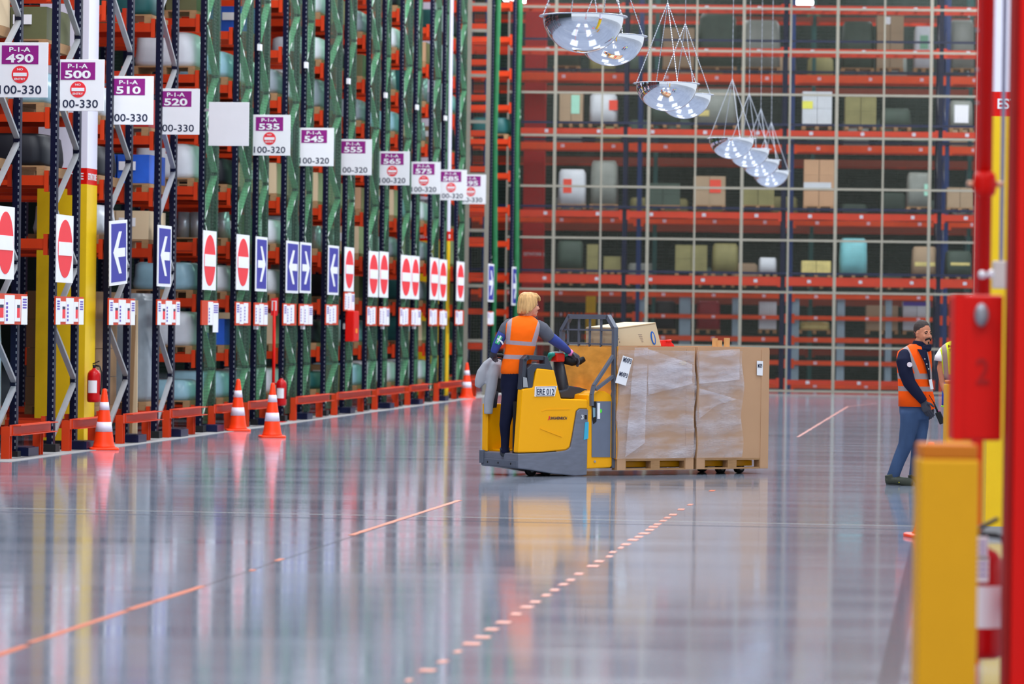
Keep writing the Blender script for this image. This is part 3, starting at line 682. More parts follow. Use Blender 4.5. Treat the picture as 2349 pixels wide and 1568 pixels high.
# ------------------------------------------------------------------ mesh fences
def mesh_cell(w, h, pitch=.058, th=.004):
    mb = MB(); n = int(w / pitch); k = int(h / pitch)
    for i in range(1, n): x = w * i / n; mb.box(x - th / 2, x + th / 2, -th / 2, th / 2, 0, h)
    for j in range(1, k): z = h * j / k; mb.box(0, w, -th / 2 - .002, th / 2 - .002, z - th / 2, z + th / 2)
    return mb
FB = Frame((P(1190, 734, 86).x, 86.0, 0), -math.atan(.055))
cols = [FB.hy(1268 + 107.6 * k, 660)[0] for k in range(0, 12)]; x0 = FB.hy(1160, 660)[0]
cols = [x0] + cols
rails = [FB.hy(1200, v)[1] for v in (893, 787, 662, 543.4, 425.5, 309, 211, 113, 15, -85)]; rails[0] = .06
t = thing('mesh_fence', 'tall beige steel mesh fence across the back of the hall in front of the racks', 'fence', FB.w(0, 0), FB.rz)
FT = t
for k, x in enumerate(cols):
    w = .075 if k % 2 else .045
    MB().box(x - w / 2, x + w / 2, -.03, .03, 0, rails[-1] + .1).build('post', m_fence, t)
for j, z in enumerate(rails):
    MB().box(cols[0], cols[-1], -.025, .025, z - .027, z + .027).build('rail', m_fence, t)
for j in range(len(rails) - 1):
    pr = None
    for k in range(len(cols) - 1):
        w = cols[k + 1] - cols[k]
        if k == 0 or pr is None or k == 1: o = mesh_cell(w, rails[j + 1] - rails[j]).build('mesh_panel', m_wire, t, loc=(cols[k], 0, rails[j])); pr = o
        else: o = clone(pr, t, (cols[k], 0, rails[j])); o.scale = (w / (cols[2] - cols[1]), 1, 1)
# ladder-like fence panel at the end of the left row
FL = Frame((P(1067, 800, 78.6).x, 78.6, 0), 0); L_ = FL.hy(1115, 600)[0]
t = thing('fence_panel', 'narrow ladder-like beige mesh fence panel between the last left racks', 'fence', FL.o, FL.rz)
rl = [.3] + [FL.hy(1090, v)[1] for v in (781, 655, 528, 400, 279, 173, 70, 10, -60)]
for x in (0, L_): MB().box(x - .05, x + .05, -.03, .03, 0, rl[-1]).build('post', m_fence, t)
for z in rl: MB().box(.05, L_ - .05, -.02, .02, z - .035, z + .035).build('rail', m_fence, t)
for a, b in zip(rl[:-1], rl[1:]):
    mesh_cell(L_, b - a).build('mesh_panel', m_wire, t, loc=(0, 0, a))

# ------------------------------------------------------------------ racks behind the fence
BACK = []
def back_rack(c, ups, beams_, label, mbeam, mup, loc_dots, dividers=None, bars=None):
    t = thing('pallet_rack', label, 'rack', FB.w(0, c), FB.rz)
    for u in ups:
        x = FB.hy(u, 660, c)[0]
        for y in (0.05, 1.05):
            MB().box(x - .055, x + .055, y - .04, y + .04, 0, 11.4).build('upright', mup, t)
        mb = MB(); z = .2; s = 0
        while z < 10.8:
            a, b = ((x, .1, z), (x, 1.0, z + .8)) if s == 0 else ((x, 1.0, z), (x, .1, z + .8)); mb.bar(a, b, .04, .05, 0, (1, 0, 0)); z += .8; s = 1 - s
        mb.build('bracing', m_galv, t)
    xs = [FB.hy(u, 660, c)[0] for u in ups]
    for (v, th, front) in beams_:
        z = FB.hy(1300, v, c)[1] if isinstance(v, (int, float)) else v[0]
        for a, b in zip(xs[:-1], xs[1:]):
            if front == 2 and a < xs[1] - .1: continue
            mb = MB(); mb.box(a + .055, b - .055, -.03, .02, z - th / 2, z + th / 2)
            for q in (a + .055, b - .135): mb.box(q, q + .08, -.045, -.03, z - .14, z + .1)
            o = mb.build('beam', mbeam, t)
            if loc_dots:
                for q in (.17, .5, .83): MB().box(a + (b - a) * q - .045, a + (b - a) * q + .045, -.034, -.03, z - .04, z + .04).build('location_label', loc_dots, o)
            if front != 2 and z > .3:
                MB().box(a + .055, b - .055, 1.0, 1.05, z - th / 2, z + th / 2).build('beam', m_rust, t)
                dk = MB()
                nb = 9
                for q in range(nb): xx = a + .1 + (b - a - .25) * q / (nb - 1); dk.box(xx, xx + .05, .02, 1.0, z + th / 2 - .03, z + th / 2)
                dk.build('deck_bar', m_galv, t)
    for v in bars or ():
        z = FB.hy(1300, v, c)[1]
        MB().box(xs[0], xs[-1], -.08, -.05, z - .03, z + .03).build('safety_bar', m_navy, t)
    for (u, v0, v1, w) in dividers or ():
        x, zt = FB.hy(u, v0, c); zb = max(.02, FB.hy(u, v1, c)[1])
        MB().box(x - w / 2, x + w / 2, .1, .9, zb, zt).build('divider', mat('divider', (150, 172, 184), .4, .2, var=.1), t)
    BACK.append((t, c)); return t
back_rack(1.4, [706, 1068, 1430, 1795, 2152, 2512], [(14, .12, 1), (113, .13, 1), (300, .14, 1), (489, .16, 1), (638, .22, 1), ((.25,), .12, 1)], 'front row of dark navy racks with deep red beams right behind the mesh fence', m_rust, mat('dark_navy', (6, 14, 44), .5, spec=.2), mat('dot_white', (200, 200, 210), .5), bars=(90, 281, 473, 620))  # front row coloured darker, its shade put into beams and uprights
back_rack(5.2, [730, 1110, 1463, 1812, 2168, 2520], [(175, .2, 1), (334, .18, 1), (504, .12, 1), (672, .12, 1), (721, .11, 2), (771, .13, 2), (824, .12, 2), (876, .14, 1)], 'second row of blue racks with bright orange beams behind the mesh fence', mat('beam_lit', (246, 78, 16), .45), m_blue, mat('dot_pink', (250, 205, 215), .5),
          dividers=[(1472, 680, 880, .22), (1572, 680, 880, .3), (1690, 680, 880, .22), (1822, 680, 885, .28), (1930, 680, 885, .2), (2040, 680, 885, .16), (2130, 680, 885, .1), (1220, 680, 885, .2)], bars=(160, 320))  # second row coloured brighter, the light on it put into the paint
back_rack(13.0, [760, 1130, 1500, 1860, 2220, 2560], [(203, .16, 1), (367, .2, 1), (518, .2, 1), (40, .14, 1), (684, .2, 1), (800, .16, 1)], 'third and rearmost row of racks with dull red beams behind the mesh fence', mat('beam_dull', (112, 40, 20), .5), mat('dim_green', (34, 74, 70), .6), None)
# netting behind the last rows
t = FB.w(0, 15.2)
nb = MB(); nb.add([(-14, 0, 0), (16, 0, 0), (16, 0, 11.5), (-14, 0, 11.5)], [(0, 1, 2, 3)]); nb.add([(-14, .01, 0), (16, .01, 0), (16, .01, 11.5), (-14, .01, 11.5)], [(3, 2, 1, 0)]); o = nb.build('green_net_curtain', net_mat('dark_net', (26, 46, 38), .75, 60)); o.location = t; o.rotation_euler = (0, 0, FB.rz)
tag(o, 'dark green net curtain hanging behind the farthest racks', 'net')
# red and yellow columns behind the fence
xa = FB.hy(1197, 660, 7.2)[0]; xb = FB.hy(1245, 660, 7.2)[0]
column(FB, xa, xb, 7.2, 7.8, 'red building column behind the left end of the mesh fence', mlow=mat('column_red', (176, 22, 24), .5), mtop=mat('column_red', (176, 22, 24), .5))
xa = FB.hy(1344, 700, 7.2)[0]; xb = FB.hy(1366, 700, 7.2)[0]
o = MB().box(0, xb - xa, 0, .25, 0, 2.55).build('guard_post', m_yellow); o.location = FB.w(xa, 7.2); o.rotation_euler = (0, 0, FB.rz); tag(o, 'yellow square guard post in the dark behind the fence, left of the pallet truck guard', 'post')

# goods behind the fence, read one by one off the photograph
c_olive = mat('goods_olive', (128, 122, 78), .6, var=.3, scale=4); c_dark = mat('goods_dark', (62, 76, 66), .6, var=.4, scale=3)
c_white = mat('goods_white', (198, 202, 206), .4, var=.1, bump=.3, bscale=8); c_tan = mat('goods_tan', (164, 140, 112), .7, var=.1, scale=3)
c_teal = mat('goods_teal', (120, 186, 190), .35, var=.35, scale=3, bump=.3, bscale=6); c_grey = mat('goods_grey', (128, 132, 124), .4, var=.25, scale=4, bump=.4, bscale=7); c_bl = mat('goods_black', (30, 32, 38), .5)
c_redlab = mat('label_red', (220, 70, 50), .5); c_mint = mat('label_mint', (160, 214, 190), .5); c_yel = mat('label_yellow', (226, 222, 90), .5); c_gold = mat('goods_gold', (206, 190, 120), .25, var=.4, scale=5, bump=.6, bscale=9)
def back_goods(u0, v0, u1, v1, c, m, label, cat, shape='box', lab=None):
    c2 = c + .12; x0, zb = FB.hy(u0, v1, c2); x1, _ = FB.hy(u1, v1, c2); _, zt = FB.hy((u0 + u1) / 2, v0, c2)
    w = x1 - x0; h = zt - zb; o = thing('stored_' + cat, label, cat, FB.w(x0, c2, zb), FB.rz, 'goods on the racks behind the fence')
    d = min(.85, max(.35, w))
    mb = MB(); mb.box(0, w, 0, d, .09, .11); [mb.box(q, q + .09, 0, d, 0, .09) for q in (0, w / 2 - .045, w - .09)]; mb.build('pallet', m_wood, o)
    if h < .25: shape = 'flat'
    if shape == 'box':
        mb = MB(); rows = max(1, round(h / .42)); cl = 2 if w > .5 else 1; hh = (h - .11) / rows
        for k in range(rows):
            for j in range(cl): mb.box(j * w / cl + .006, (j + 1) * w / cl - .006, .005, d, .11 + k * hh + .004, .11 + (k + 1) * hh)
        mb.build('cartons' if cat == 'carton' else 'load', m, o)
    else:
        z1 = h
        mb = MB(); b0 = .11 if h > .2 else .11; mb.rings([(w / 2, d / 2, b0, w / 2, d / 2), (w / 2, d / 2, b0 + (z1 - b0) * .5, w / 2 * .98, d / 2), (w / 2, d / 2, b0 + (z1 - b0) * .9, w / 2 * .94, d / 2 * .95), (w / 2, d / 2, max(z1, b0 + .02), w / 2 * .8, d / 2 * .8)], 24, 0, True, 5); mb.build('load', m, o)
    if lab: 
        lm, a, b, p, q = lab; MB().box(w * a, w * b, -.008, .0, h * p, h * q).build('paper_label', lm, o)
R1, R2, R3 = 1.4, 5.2, 13.0
GL = [(1282, 214, 1337, 291, R1, c_tan, 'brown carton stack with a mint paper label, upper left behind the fence', 'carton', 'box', (c_mint, .5, .85, .4, .95)),
 (1350, 214, 1416, 291, R1, c_white, 'white wrapped stack with a red square label beside the mint-labelled cartons', 'bundle', 'w', (c_redlab, .7, 1, .5, .8)),
 (1278, 388, 1344, 478, R1, c_white, 'white wrapped stack with two orange labels, lower of the left stacks', 'bundle', 'w', (c_redlab, .2, .5, .4, .75)),
 (1352, 368, 1417, 478, R1, c_grey, 'tall grey-white stack leaning right beside the stack with orange labels', 'bundle', 'w', None),
 (1590, 404, 1664, 480, R1, c_tan, 'tan wrapped cartons with a red label near the middle of the fence', 'carton', 'box', (c_redlab, .5, .85, .5, .9)),
 (1592, 203, 1690, 293, R1, c_grey, 'wide grey wrapped load behind the fourth domed mirror', 'bundle', 'w', (c_gold, .1, .35, .3, .45)),
 (1490, 205, 1560, 292, R1, c_dark, 'dark wrapped load hidden behind the third domed mirror', 'bundle', 'w', None),
 (1840, 210, 1908, 297, R1, c_white, 'white double stack with yellow tape, right of the blue upright', 'bundle', 'box', (c_yel, 0, .35, .55, .75)),
 (1938, 222, 2010, 298, R1, c_olive, 'chequered olive and white stack of cans right of the white double stack', 'bundle', 'box', None),
 (2020, 248, 2090, 300, R1, c_dark, 'low dark green load right of the chequered stack', 'bundle', 'w', None),
 (2178, 230, 2232, 303, R1, c_grey, 'grey wrapped load with a white paper sheet by the red pipe', 'bundle', 'w', (m_white, .2, .8, .3, .85)),
 (1843, 366, 1913, 482, R1, c_card if False else m_card, 'tall cardboard stack with torn wrap, right of the farthest mirror', 'carton', 'box', (c_white, 0, .9, .4, .55)),
 (2080, 395, 2136, 484, R1, c_grey, 'grey bagged load with a pale green label left of the navy upright', 'bundle', 'w', (c_mint, .7, .95, .4, .7)),
 (2172, 430, 2232, 486, R1, c_tan, 'tan and white load at the right end under the upper red beam', 'carton', 'box', None),
 (1700, 430, 1776, 480, R1, c_olive, 'low olive load right of the middle of the fence', 'bundle', 'box', None),
 (1480, 420, 1560, 480, R1, c_dark, 'dark crate load left of the red-labelled cartons', 'crate', 'box', None),
 (1925, 546, 1990, 637, R1, c_teal, 'pale teal and white printed bale in the middle right', 'bale', 'w', None),
 (1838, 598, 1906, 637, R1, c_gold, 'low tan load with a gleaming gold strip on top', 'bundle', 'box', None),
 (1548, 562, 1622, 633, R1, c_olive, 'olive yellow load right of the truck guard, behind the fence', 'crate', 'box', None),
 (1632, 558, 1694, 633, R1, c_olive, 'pale yellow shrink-wrapped cans beside the olive yellow load', 'bundle', 'w', None),
 (1740, 590, 1782, 636, R1, c_white, 'small white bundle by the first navy upright right of centre', 'bundle', 'w', None),
 (2092, 565, 2150, 640, R1, c_tan, 'brown load with a diagonal gold strip by the right navy upright', 'bundle', 'w', (c_gold, .1, .9, .4, .52)),
 (2168, 575, 2230, 642, R1, c_dark, 'dark load at the right end by the red pipe', 'bundle', 'w', (c_gold, .2, .9, .5, .6)),
 (1345, 560, 1372, 628, R1, c_olive, 'narrow olive crate left of the first navy upright', 'crate', 'box', None),
 (1384, 588, 1424, 628, R1, c_olive, 'low yellow-brown crate beside the first navy upright', 'crate', 'box', None),
 (1275, 552, 1338, 626, R1, c_dark, 'dark green load at the left below the red beam', 'crate', 'w', None),
 (2010, 36, 2072, 165, R2, c_tan, 'very tall double stack of tan cartons, top right behind the fence', 'carton', 'box', (m_white, .3, .5, .85, .98)),
 (2096, 60, 2142, 165, R2, c_white, 'white bale with a green mark beside the tall tan cartons', 'bale', 'w', (mat('mark_green', (120, 170, 140), .5), .3, .7, .5, .8)),
 (1520, 64, 1592, 162, R2, c_tan, 'tan cartons high up behind the third domed mirror', 'carton', 'box', None),
 (1600, 30, 1690, 162, R2, c_dark, 'large dark green wrapped load high up in the middle', 'bundle', 'w', None),
 (1700, 45, 1790, 163, R2, c_grey, 'pale grey wrapped load high up left of the blue upright', 'bundle', 'w', None),
 (1930, 48, 2005, 165, R2, c_dark, 'dark load high up left of the tall tan cartons', 'bundle', 'w', None),
 (2178, 45, 2235, 166, R2, c_grey, 'grey green wrapped load in the top right corner of the fence', 'bundle', 'w', None),
 (1270, 60, 1330, 160, R2, c_dark, 'dark load high up behind the first domed mirror', 'bundle', 'w', None),
 (1740, 692, 1781, 764, R2, c_white, 'neat stack of white and brown cartons low down left of the blue upright', 'carton', 'box', None),
 (1832, 738, 1905, 765, R2, c_gold, 'flat gleaming yellow package low down behind the fence', 'package', 'flat', None),
 (1987, 700, 2060, 766, R2, c_tan, 'grey-brown cartons low down beside the person in the orange vest', 'carton', 'box', None),
 (2071, 692, 2134, 767, R2, c_white, 'white cartons with a violet band behind the head of the moustached person', 'carton', 'box', (mat('violet', (90, 70, 170), .5), 0, 1, .88, 1)),
 (1596, 690, 1652, 764, R2, mat('goods_red', (150, 40, 50), .5, var=.3), 'dark red bundle low down behind the cardboard tubes', 'bundle', 'w', None),
 (1500, 690, 1550, 764, R2, c_bl, 'black bundle low down right of the tilted carton', 'bundle', 'w', None)]
for g in GL: back_goods(*g)
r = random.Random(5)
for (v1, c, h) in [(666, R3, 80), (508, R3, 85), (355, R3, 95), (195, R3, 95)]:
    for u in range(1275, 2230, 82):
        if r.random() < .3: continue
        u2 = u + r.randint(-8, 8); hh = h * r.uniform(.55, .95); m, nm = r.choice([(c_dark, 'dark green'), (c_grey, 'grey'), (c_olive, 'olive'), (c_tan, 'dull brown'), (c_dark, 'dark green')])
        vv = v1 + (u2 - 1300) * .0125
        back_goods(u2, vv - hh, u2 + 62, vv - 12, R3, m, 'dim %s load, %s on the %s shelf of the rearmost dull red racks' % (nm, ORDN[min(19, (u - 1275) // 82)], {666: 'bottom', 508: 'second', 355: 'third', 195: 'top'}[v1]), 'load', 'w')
for (u0, u1, v0, m, nm) in [(1262, 1290, 690, c_bl, 'black cage trolley behind the fence above the truck, leftmost'), (1300, 1338, 700, c_bl, 'black cage trolley behind the fence left of the yellow guard post'), (1372, 1410, 700, c_bl, 'black cage trolley behind the fence right of the yellow guard post')]:
    x0, _ = FB.hy(u0, 700, 3.6); x1, zt = FB.hy(u1, v0, 3.6)
    t = thing('cage_trolley', nm, 'trolley', FB.w(x0, 3.6), FB.rz); w = x1 - x0
    MB().box(0, w, 0, .6, .15, .22).build('platform', m_black, t)
    for (x, y) in ((.05, .05), (w - .05, .05), (.05, .55), (w - .05, .55)): MB().tube([(x, y - .015, .07), (x, y + .015, .07)], .07, 12).build('wheel', m_black, t)
    mb = MB(); 
    for k in range(5): mb.box(w * k / 4 - .01, w * k / 4 + .01, .57, .59, .22, zt); mb.box(w * k / 4 - .01, w * k / 4 + .01, .0, .02, .22, zt)
    mb.box(0, w, .57, .59, zt - .03, zt); mb.box(0, w, 0, .02, zt - .03, zt); mb.box(0, .02, 0, .6, zt - .03, zt); mb.box(w - .02, w, 0, .6, zt - .03, zt); mb.build('cage', m_black, t)
    MB().box(.04, w - .04, .05, .55, .23, zt * .75).build('covered_load', mat('trolley_load', (44, 46, 56), .6, var=.3, bump=.4, bscale=9), t)

# ------------------------------------------------------------------ domed mirrors on chains
MIR = [(1338, 38, 205), (1402, 83, 168), (1529, 192, 155), (1570, 217, 136), (1678, 318, 114), (1717, 342, 106), (1744, 367, 98), (1768, 392, 93)]
ML = ['largest half-dome mirror at the top, nearest and leftmost', 'second half-dome mirror, half hidden behind the largest', 'left half-dome mirror of the middle pair', 'right half-dome mirror of the middle pair', 'leftmost of the four small far half-dome mirrors, brownish reflection',
      'second of the four small far half-dome mirrors', 'third of the four small far half-dome mirrors', 'lowest and farthest half-dome mirror on the right']
def chain(a, b, step=.016):
    a = Vector(a); b = Vector(b); n = max(2, int((b - a).length / step)); return [a + (b - a) * (i / n) for i in range(n + 1)], [(.0035 if i % 2 else .0085) for i in range(n + 1)]
dome0 = None; ang = .3
for (u, v, wd), lb in zip(MIR, ML):
    z = .82 * F / wd; p = P(u, v, z)
    if dome0 is None:
        t = thing('dome_mirror', lb, 'mirror', p, 0, 'half-dome mirrors hung in a row'); dome0 = t
        R = .372; n = 22; prof = []
        for i in range(n + 1):
            a = math.pi / 2 * i / n; prof.append((max(.0005, R * math.sin(a)), -.335 * math.cos(a)))
        mb = MB(); mb.lathe(prof, (0, 0, 0), 64, cap=False); mb.build('dome', m_chrome, t)
        mb = MB(); mb.lathe([(R - .004, -.004), (.405, -.004), (.41, 0), (.405, .004), (R - .012, .004)], (0, 0, 0), 64, cap=False); mb.build('rim', mat('rim_steel', (200, 204, 214), .25, .8), t)
        mb = MB(); mb.lathe([(R - .012, .003), (.2, .012), (.0005, .014)], (0, 0, 0), 48, cap=False); mb.build('back_cover', mat('mirror_back', (120, 120, 124), .6), t)
        for k in range(4):
            a = ang + k * math.pi / 2; pts, rr = chain((.385 * math.cos(a), .385 * math.sin(a), .004), (0, 0, .98)); mb = MB(); mb.tube(pts, rr, 5, 0, False); mb.build('chain', m_chain, t)
        pts, rr = chain((0, 0, .98), (0, 0, 12.6 - p.z), .05); mb = MB(); mb.tube(pts, [r * .8 for r in rr], 5, 0, False); mb.build('hanging_chain', m_chain, t)
    else:
        t = clone(dome0, None, p); t['label'] = lb
        for ch in [x for x in C.objects if x.parent == t and x.name.startswith('hanging')]:
            ch.scale = (1, 1, 1); ch.location = (0, 0, 0)
            pts, rr = chain((0, 0, .98), (0, 0, 12.6 - p.z), .05); mb = MB(); mb.tube(pts, [r * .8 for r in rr], 5, 0, False)
            me = bpy.data.meshes.new('hanging_chain'); me.from_pydata(mb.v, [], mb.f); me.materials.append(m_chain); ch.data = me

# ------------------------------------------------------------------ foreground on the right
def bollard(z, uc, vt, label, w=.235, caph=.06):
    p = P(uc, vt, z); t = thing('bollard', label, 'bollard', (p.x, z, 0), .0)
    h = p.z; r = w / 2
    MB().box(-r, r, -r, r, .012, h - caph).build('post', m_bollard, t, bevel=.012)
    MB().box(-r + .005, r - .005, -r + .005, r - .005, h - caph, h).build('cap', m_bolltop, t, bevel=.01)
    MB().box(-r - .04, r + .04, -r - .04, r + .04, 0, .012).build('base_plate', m_bollard, t)
bollard(14.0, 2172, 1016, 'thick yellow square bollard standing closest to the camera')
bollard(30.0, 2200, 872, 'yellow bollard farther back, half hidden by the red box', caph=.03)
def pbox(name, u0, u1, v0, v1, y, d, m, parent=None, bevel=.006, vm=None):
    vm = vm if vm is not None else (v0 + v1) / 2
    a = P(u0, vm, y); b = P(u1, vm, y); zt = P((u0 + u1) / 2, v0, y).z; zb = max(P((u0 + u1) / 2, v1, y).z, 0.0)
    return MB().box(a.x, b.x, y, y + d, zb, zt).build(name, m, parent, bevel=bevel)
t = thing('steel_post', 'tall red steel post along the right edge of the picture', 'post')
a = P(2313, 900, 16.0); t.location = (a.x, 16.0, 0)
mb = MB(); mb.box(.03, .3, 0, .18, 0, 12.6); mb.build('post_face', m_red, t, bevel=.01)
mb = MB(); mb.box(0, .03, .04, .14, 0, 12.6); mb.build('shaded_edge', mat('red_shaded_side', (150, 20, 16), .6), t)  # darker red strip, the shade on the post's left face put into colour
MB().box(-.02, .34, -.06, .24, 0, .015).build('foot_plate', m_red, t)
pxs = a.x
# red cabinet fixed to that post
a = P(2188, 840, 16.2); b = P(2312, 840, 16.2); zt = P(2250, 676, 16.2).z; zb = P(2250, 1010, 16.2).z
t = thing('control_box', 'big red metal box fixed to the red post, between the bollard and the red pipe', 'box', (a.x, 16.2, zb))
w = pxs - a.x
MB().box(0, w, 0, .2, 0, zt - zb).build('housing', m_red, t, bevel=.012)
MB().box(.0, .045, -.006, 0, 0, zt - zb).build('side_flange', m_red, t)
p = P(2250, 722, 16.2)
mb = MB(); mb.ell((p.x - a.x, -.02, p.z - zb), (.034, .03, .055)); mb.build('gauge', mat('gauge_grey', (150, 150, 156), .35, .4), t)
mb = MB(); put_text(mb, '2', (P(2238, 880, 16.2).x - a.x, 0, P(2238, 880, 16.2).z - zb), (1, 0, 0), (0, 0, 1), .06, .12); mb.build('stencil_mark', mat('faint_red', (170, 22, 20), .6), t)
# red pipe
a = P(2257, 560, 17.0)
t = thing('sprinkler_pipe', 'red vertical pipe with a coupling above the red box', 'pipe', (a.x, 17.0, 0))
zt0 = P(2250, 700, 17.0).z
MB().tube([(0, 0, zt - .02), (0, 0, 12.6)], .036, 20).build('pipe', m_red, t)
zc_ = P(2257, 422, 17.0).z
mb = MB(); mb.lathe([(.036, -.06), (.05, -.05), (.056, -.02), (.056, .02), (.05, .05), (.036, .06)], (0, 0, zc_), 20); mb.build('coupling', m_red, t)
mb = MB(); mb.tube([(-.085, 0, zc_), (-.05, 0, zc_)], .014, 8); mb.tube([(.05, 0, zc_), (.09, 0, zc_)], .014, 8); mb.build('coupling_bolt', mat('brass', (214, 160, 130), .4, .3), t)
zv = P(2257, 630, 17.0).z
mb = MB(); mb.ell((-.01, -.04, zv), (.022, .022, .022)); mb.ell((.03, -.04, zv + .004), (.018, .018, .022)); mb.tube([(-.03, -.04, zv), (.045, -.04, zv)], .008, 8); mb.build('test_valve', mat('bright_nickel', (236, 236, 240), .2, .6), t)
a = P(2237, 560, 17.6); b = P(2247, 560, 17.6)
t = thing('edge_rail', 'thin red vertical rail with small bolts left of the red pipe', 'rail', (a.x, 17.6, 0))
MB().box(0, b.x - a.x + .03, 0, .05, 0, 12.6).build('rail_strip', m_red, t)
for v in (70, 160, 236, 445, 665):
    q = P(2241, v, 17.6); mb = MB(); mb.ell((q.x - a.x, -.006, q.z), .008); mb.build('bolt', m_galv, t)
# column with the extinguisher sign
a = P(2268, 748, 28.5); F3 = Frame((a.x, 28.5, 0), 0)
column(F3, 0, .62, 0, .5, 'white, red and yellow building column behind the red post on the right', zy=3.42, zr=3.62, base=False)
a = P(2301, 300, 19.0)
t = thing('conduit', 'grey vertical cable conduit ending in a grey junction in front of the column', 'conduit', (a.x, 19.0, 0))
zj = P(2300, 630, 19.0).z
MB().tube([(0, 0, zj), (0, 0, 12.6)], .012, 12).build('tube', mat('conduit_grey', (170, 166, 186), .45), t)
MB().box(-.045, .03, -.03, .03, zj - .075, zj + .075).build('junction', mat('junction_grey', (198, 184, 178), .5), t, bevel=.008)
MB().box(-.01, .12, .0, .02, zj - .02, zj + .02).build('wall_clip', m_galv, t)
# extinguisher with tags
g = P(2247, 1508, 16.5)
t = extinguisher('large red fire extinguisher with white inspection tags behind the near bollard', (g.x, 16.5, g.z), .4, 1.24)
mb = MB(); mb.box(0, .13, -.01, .01, .2, .25); mb.box(.1, .13, -.2, .01, .19, .26); mb.build('wall_bracket', m_red, t)
for (u0, v0, u1, v1) in [(2240, 1232, 2272, 1285), (2241, 1280, 2274, 1338)]:
    a = P(u0, v1, 16.3); b = P(u1, v0, 16.3)
    o = MB().box(0, b.x - a.x, 0, .004, 0, b.z - a.z).build('inspection_tag', m_white); o.location = (a.x, 16.384, a.z)
    pr = MB()
    for k in range(3): pr.box(.008, b.x - a.x - .008, -.001, 0, (b.z - a.z) * (.25 + .22 * k), (b.z - a.z) * (.32 + .22 * k))
    q = pr.build('print', m_lab2, o)
    tag(o, 'white %s paper tag hanging on the large right extinguisher' % ('upper' if v0 < 1250 else 'lower'), 'tag')
# ------------------------------------------------------------------ pallet truck
_p = P(1410, 900, 38.5)
TF = Frame((_p.x, 38.5, 0), math.radians(32))
def T(pts, c=0.0): return [TF.hy(u, v, c) for u, v in pts]
TW = .74
XR = TF.hy(1188, 1040)[0]
t = thing('pallet_truck', 'yellow ride-on electric pallet truck marked ERE 012 with grey skirt', 'pallet truck', TF.o, TF.rz); TRUCK = t
skirt = T([(1187, 1040), (1240, 1038), (1280, 1035), (1299, 1032), (1307, 1026), (1312, 1003), (1322, 943), (1328, 937), (1348, 938), (1345, 1089), (1318, 1091), (1267, 1086), (1212, 1077), (1187, 1074)])
MB().prism(skirt, -.015, TW + .015).build('skirt', m_skirt, t, bevel=.012)
def R_(u, v): return TF.hx(u, v, XR)
zpt = R_(1150, 1053)[1]; zpb = R_(1150, 1069)[1]
MB().box(XR - .015, XR + .5, .0, TW, zpb, zpt).build('platform', m_truckdk, t, bevel=.008)
MB().box(XR - .03, XR + .05, TW - .06, TW + .02, zpb + .02, zpt + .09).build('corner_bumper', m_truckdk, t, bevel=.008)
mb = MB(); mb.prism([(XR + .02, zpb + .01), (XR + .9, zpb + .01), (XR + .9, .045), (XR + .5, .045), (XR + .3, .055), (XR + .1, .085)], .05, TW - .05); mb.build('underside', m_black, t)
for yq in (.12, .38, .6):
    mb = MB(); mb.ell((XR - .016, yq, (zpt + zpb) / 2), (.006, .012, .012), 0, 8); mb.build('bolt', m_black, t)
# lower body, full width
body = [(XR + .5, zpb), (XR + .5, TF.hy(1283, 912)[1])] + T([(1283, 914), (1348, 918), (1348, 1042), (1300, 1034)]) + [(XR + .6, zpb)]
MB().prism(body, .01, TW - .01).build('body', m_truck, t, bevel=.012)
# hump panel with the number plate
hump = T([(1188, 1038), (1198, 892), (1222, 888), (1231, 844), (1271, 848), (1283, 900), (1287, 914), (1348, 916), (1348, 937), (1328, 937), (1321, 943), (1311, 1003), (1306, 1025), (1298, 1031), (1240, 1037)])
MB().prism(hump, -.006, .1).build('side_panel', m_truck, t, bevel=.014)
# moulded recess lines on the panel
mb = MB(); q = T([(1243, 943), (1252, 939), (1308, 938)], -.008)
for a, b in zip(q[:-1], q[1:]): mb.bar((a[0], -.006, a[1]), (b[0], -.006, b[1]), .008, .008)
q = T([(1239, 982), (1289, 1001)], -.008); mb.bar((q[0][0], -.006, q[0][1]), (q[1][0], -.006, q[1][1]), .012, .012)
mb.build('panel_ridge', m_truck, t)
# grab handle and dark cap
mb = MB()
def bars_px(mb, pts, w, d0, d1, c=0.0):
    for (a, b) in zip(pts[:-1], pts[1:]):
        a = TF.hy(*a, c); b = TF.hy(*b, c); A = Vector((a[0], (d0 + d1) / 2, a[1])); B = Vector((b[0], (d0 + d1) / 2, b[1])); e = (B - A).normalized() * w * .35
        mb.bar(A - e, B + e, (d1 - d0), w, 0, (0, 0, 1) if abs((B - A).normalized().z) < .9 else (1, 0, 0))
bars_px(mb, [(1202, 890), (1207, 826), (1214, 819), (1252, 821)], .05, .02, .1)
mb.prism(T([(1250, 817), (1257, 818), (1269, 849), (1232, 844), (1226, 853), (1222, 889), (1212, 892), (1210, 845), (1222, 834), (1250, 834)]), .0, .12)
mb.build('grab_handle', m_plastic, t, bevel=.006)
MB().prism(T([(1200, 864), (1208, 866), (1211, 888), (1200, 888)]), -.004, .0).build('handle_reflector', m_galv, t)
pl = T([(1227, 886), (1277, 885), (1272, 908), (1226, 909)], -.01)
pp = MB().prism(pl, -.016, -.006).build('number_plate', m_white, t)
fr = MB()
for a, b in zip(pl, pl[1:] + pl[:1]):
    cx = sum(p[0] for p in pl) / 4; cz = sum(p[1] for p in pl) / 4; k = .88
    fr.bar((cx + (a[0] - cx) * k, -.017, cz + (a[1] - cz) * k), (cx + (b[0] - cx) * k, -.017, cz + (b[1] - cz) * k), .002, .004)
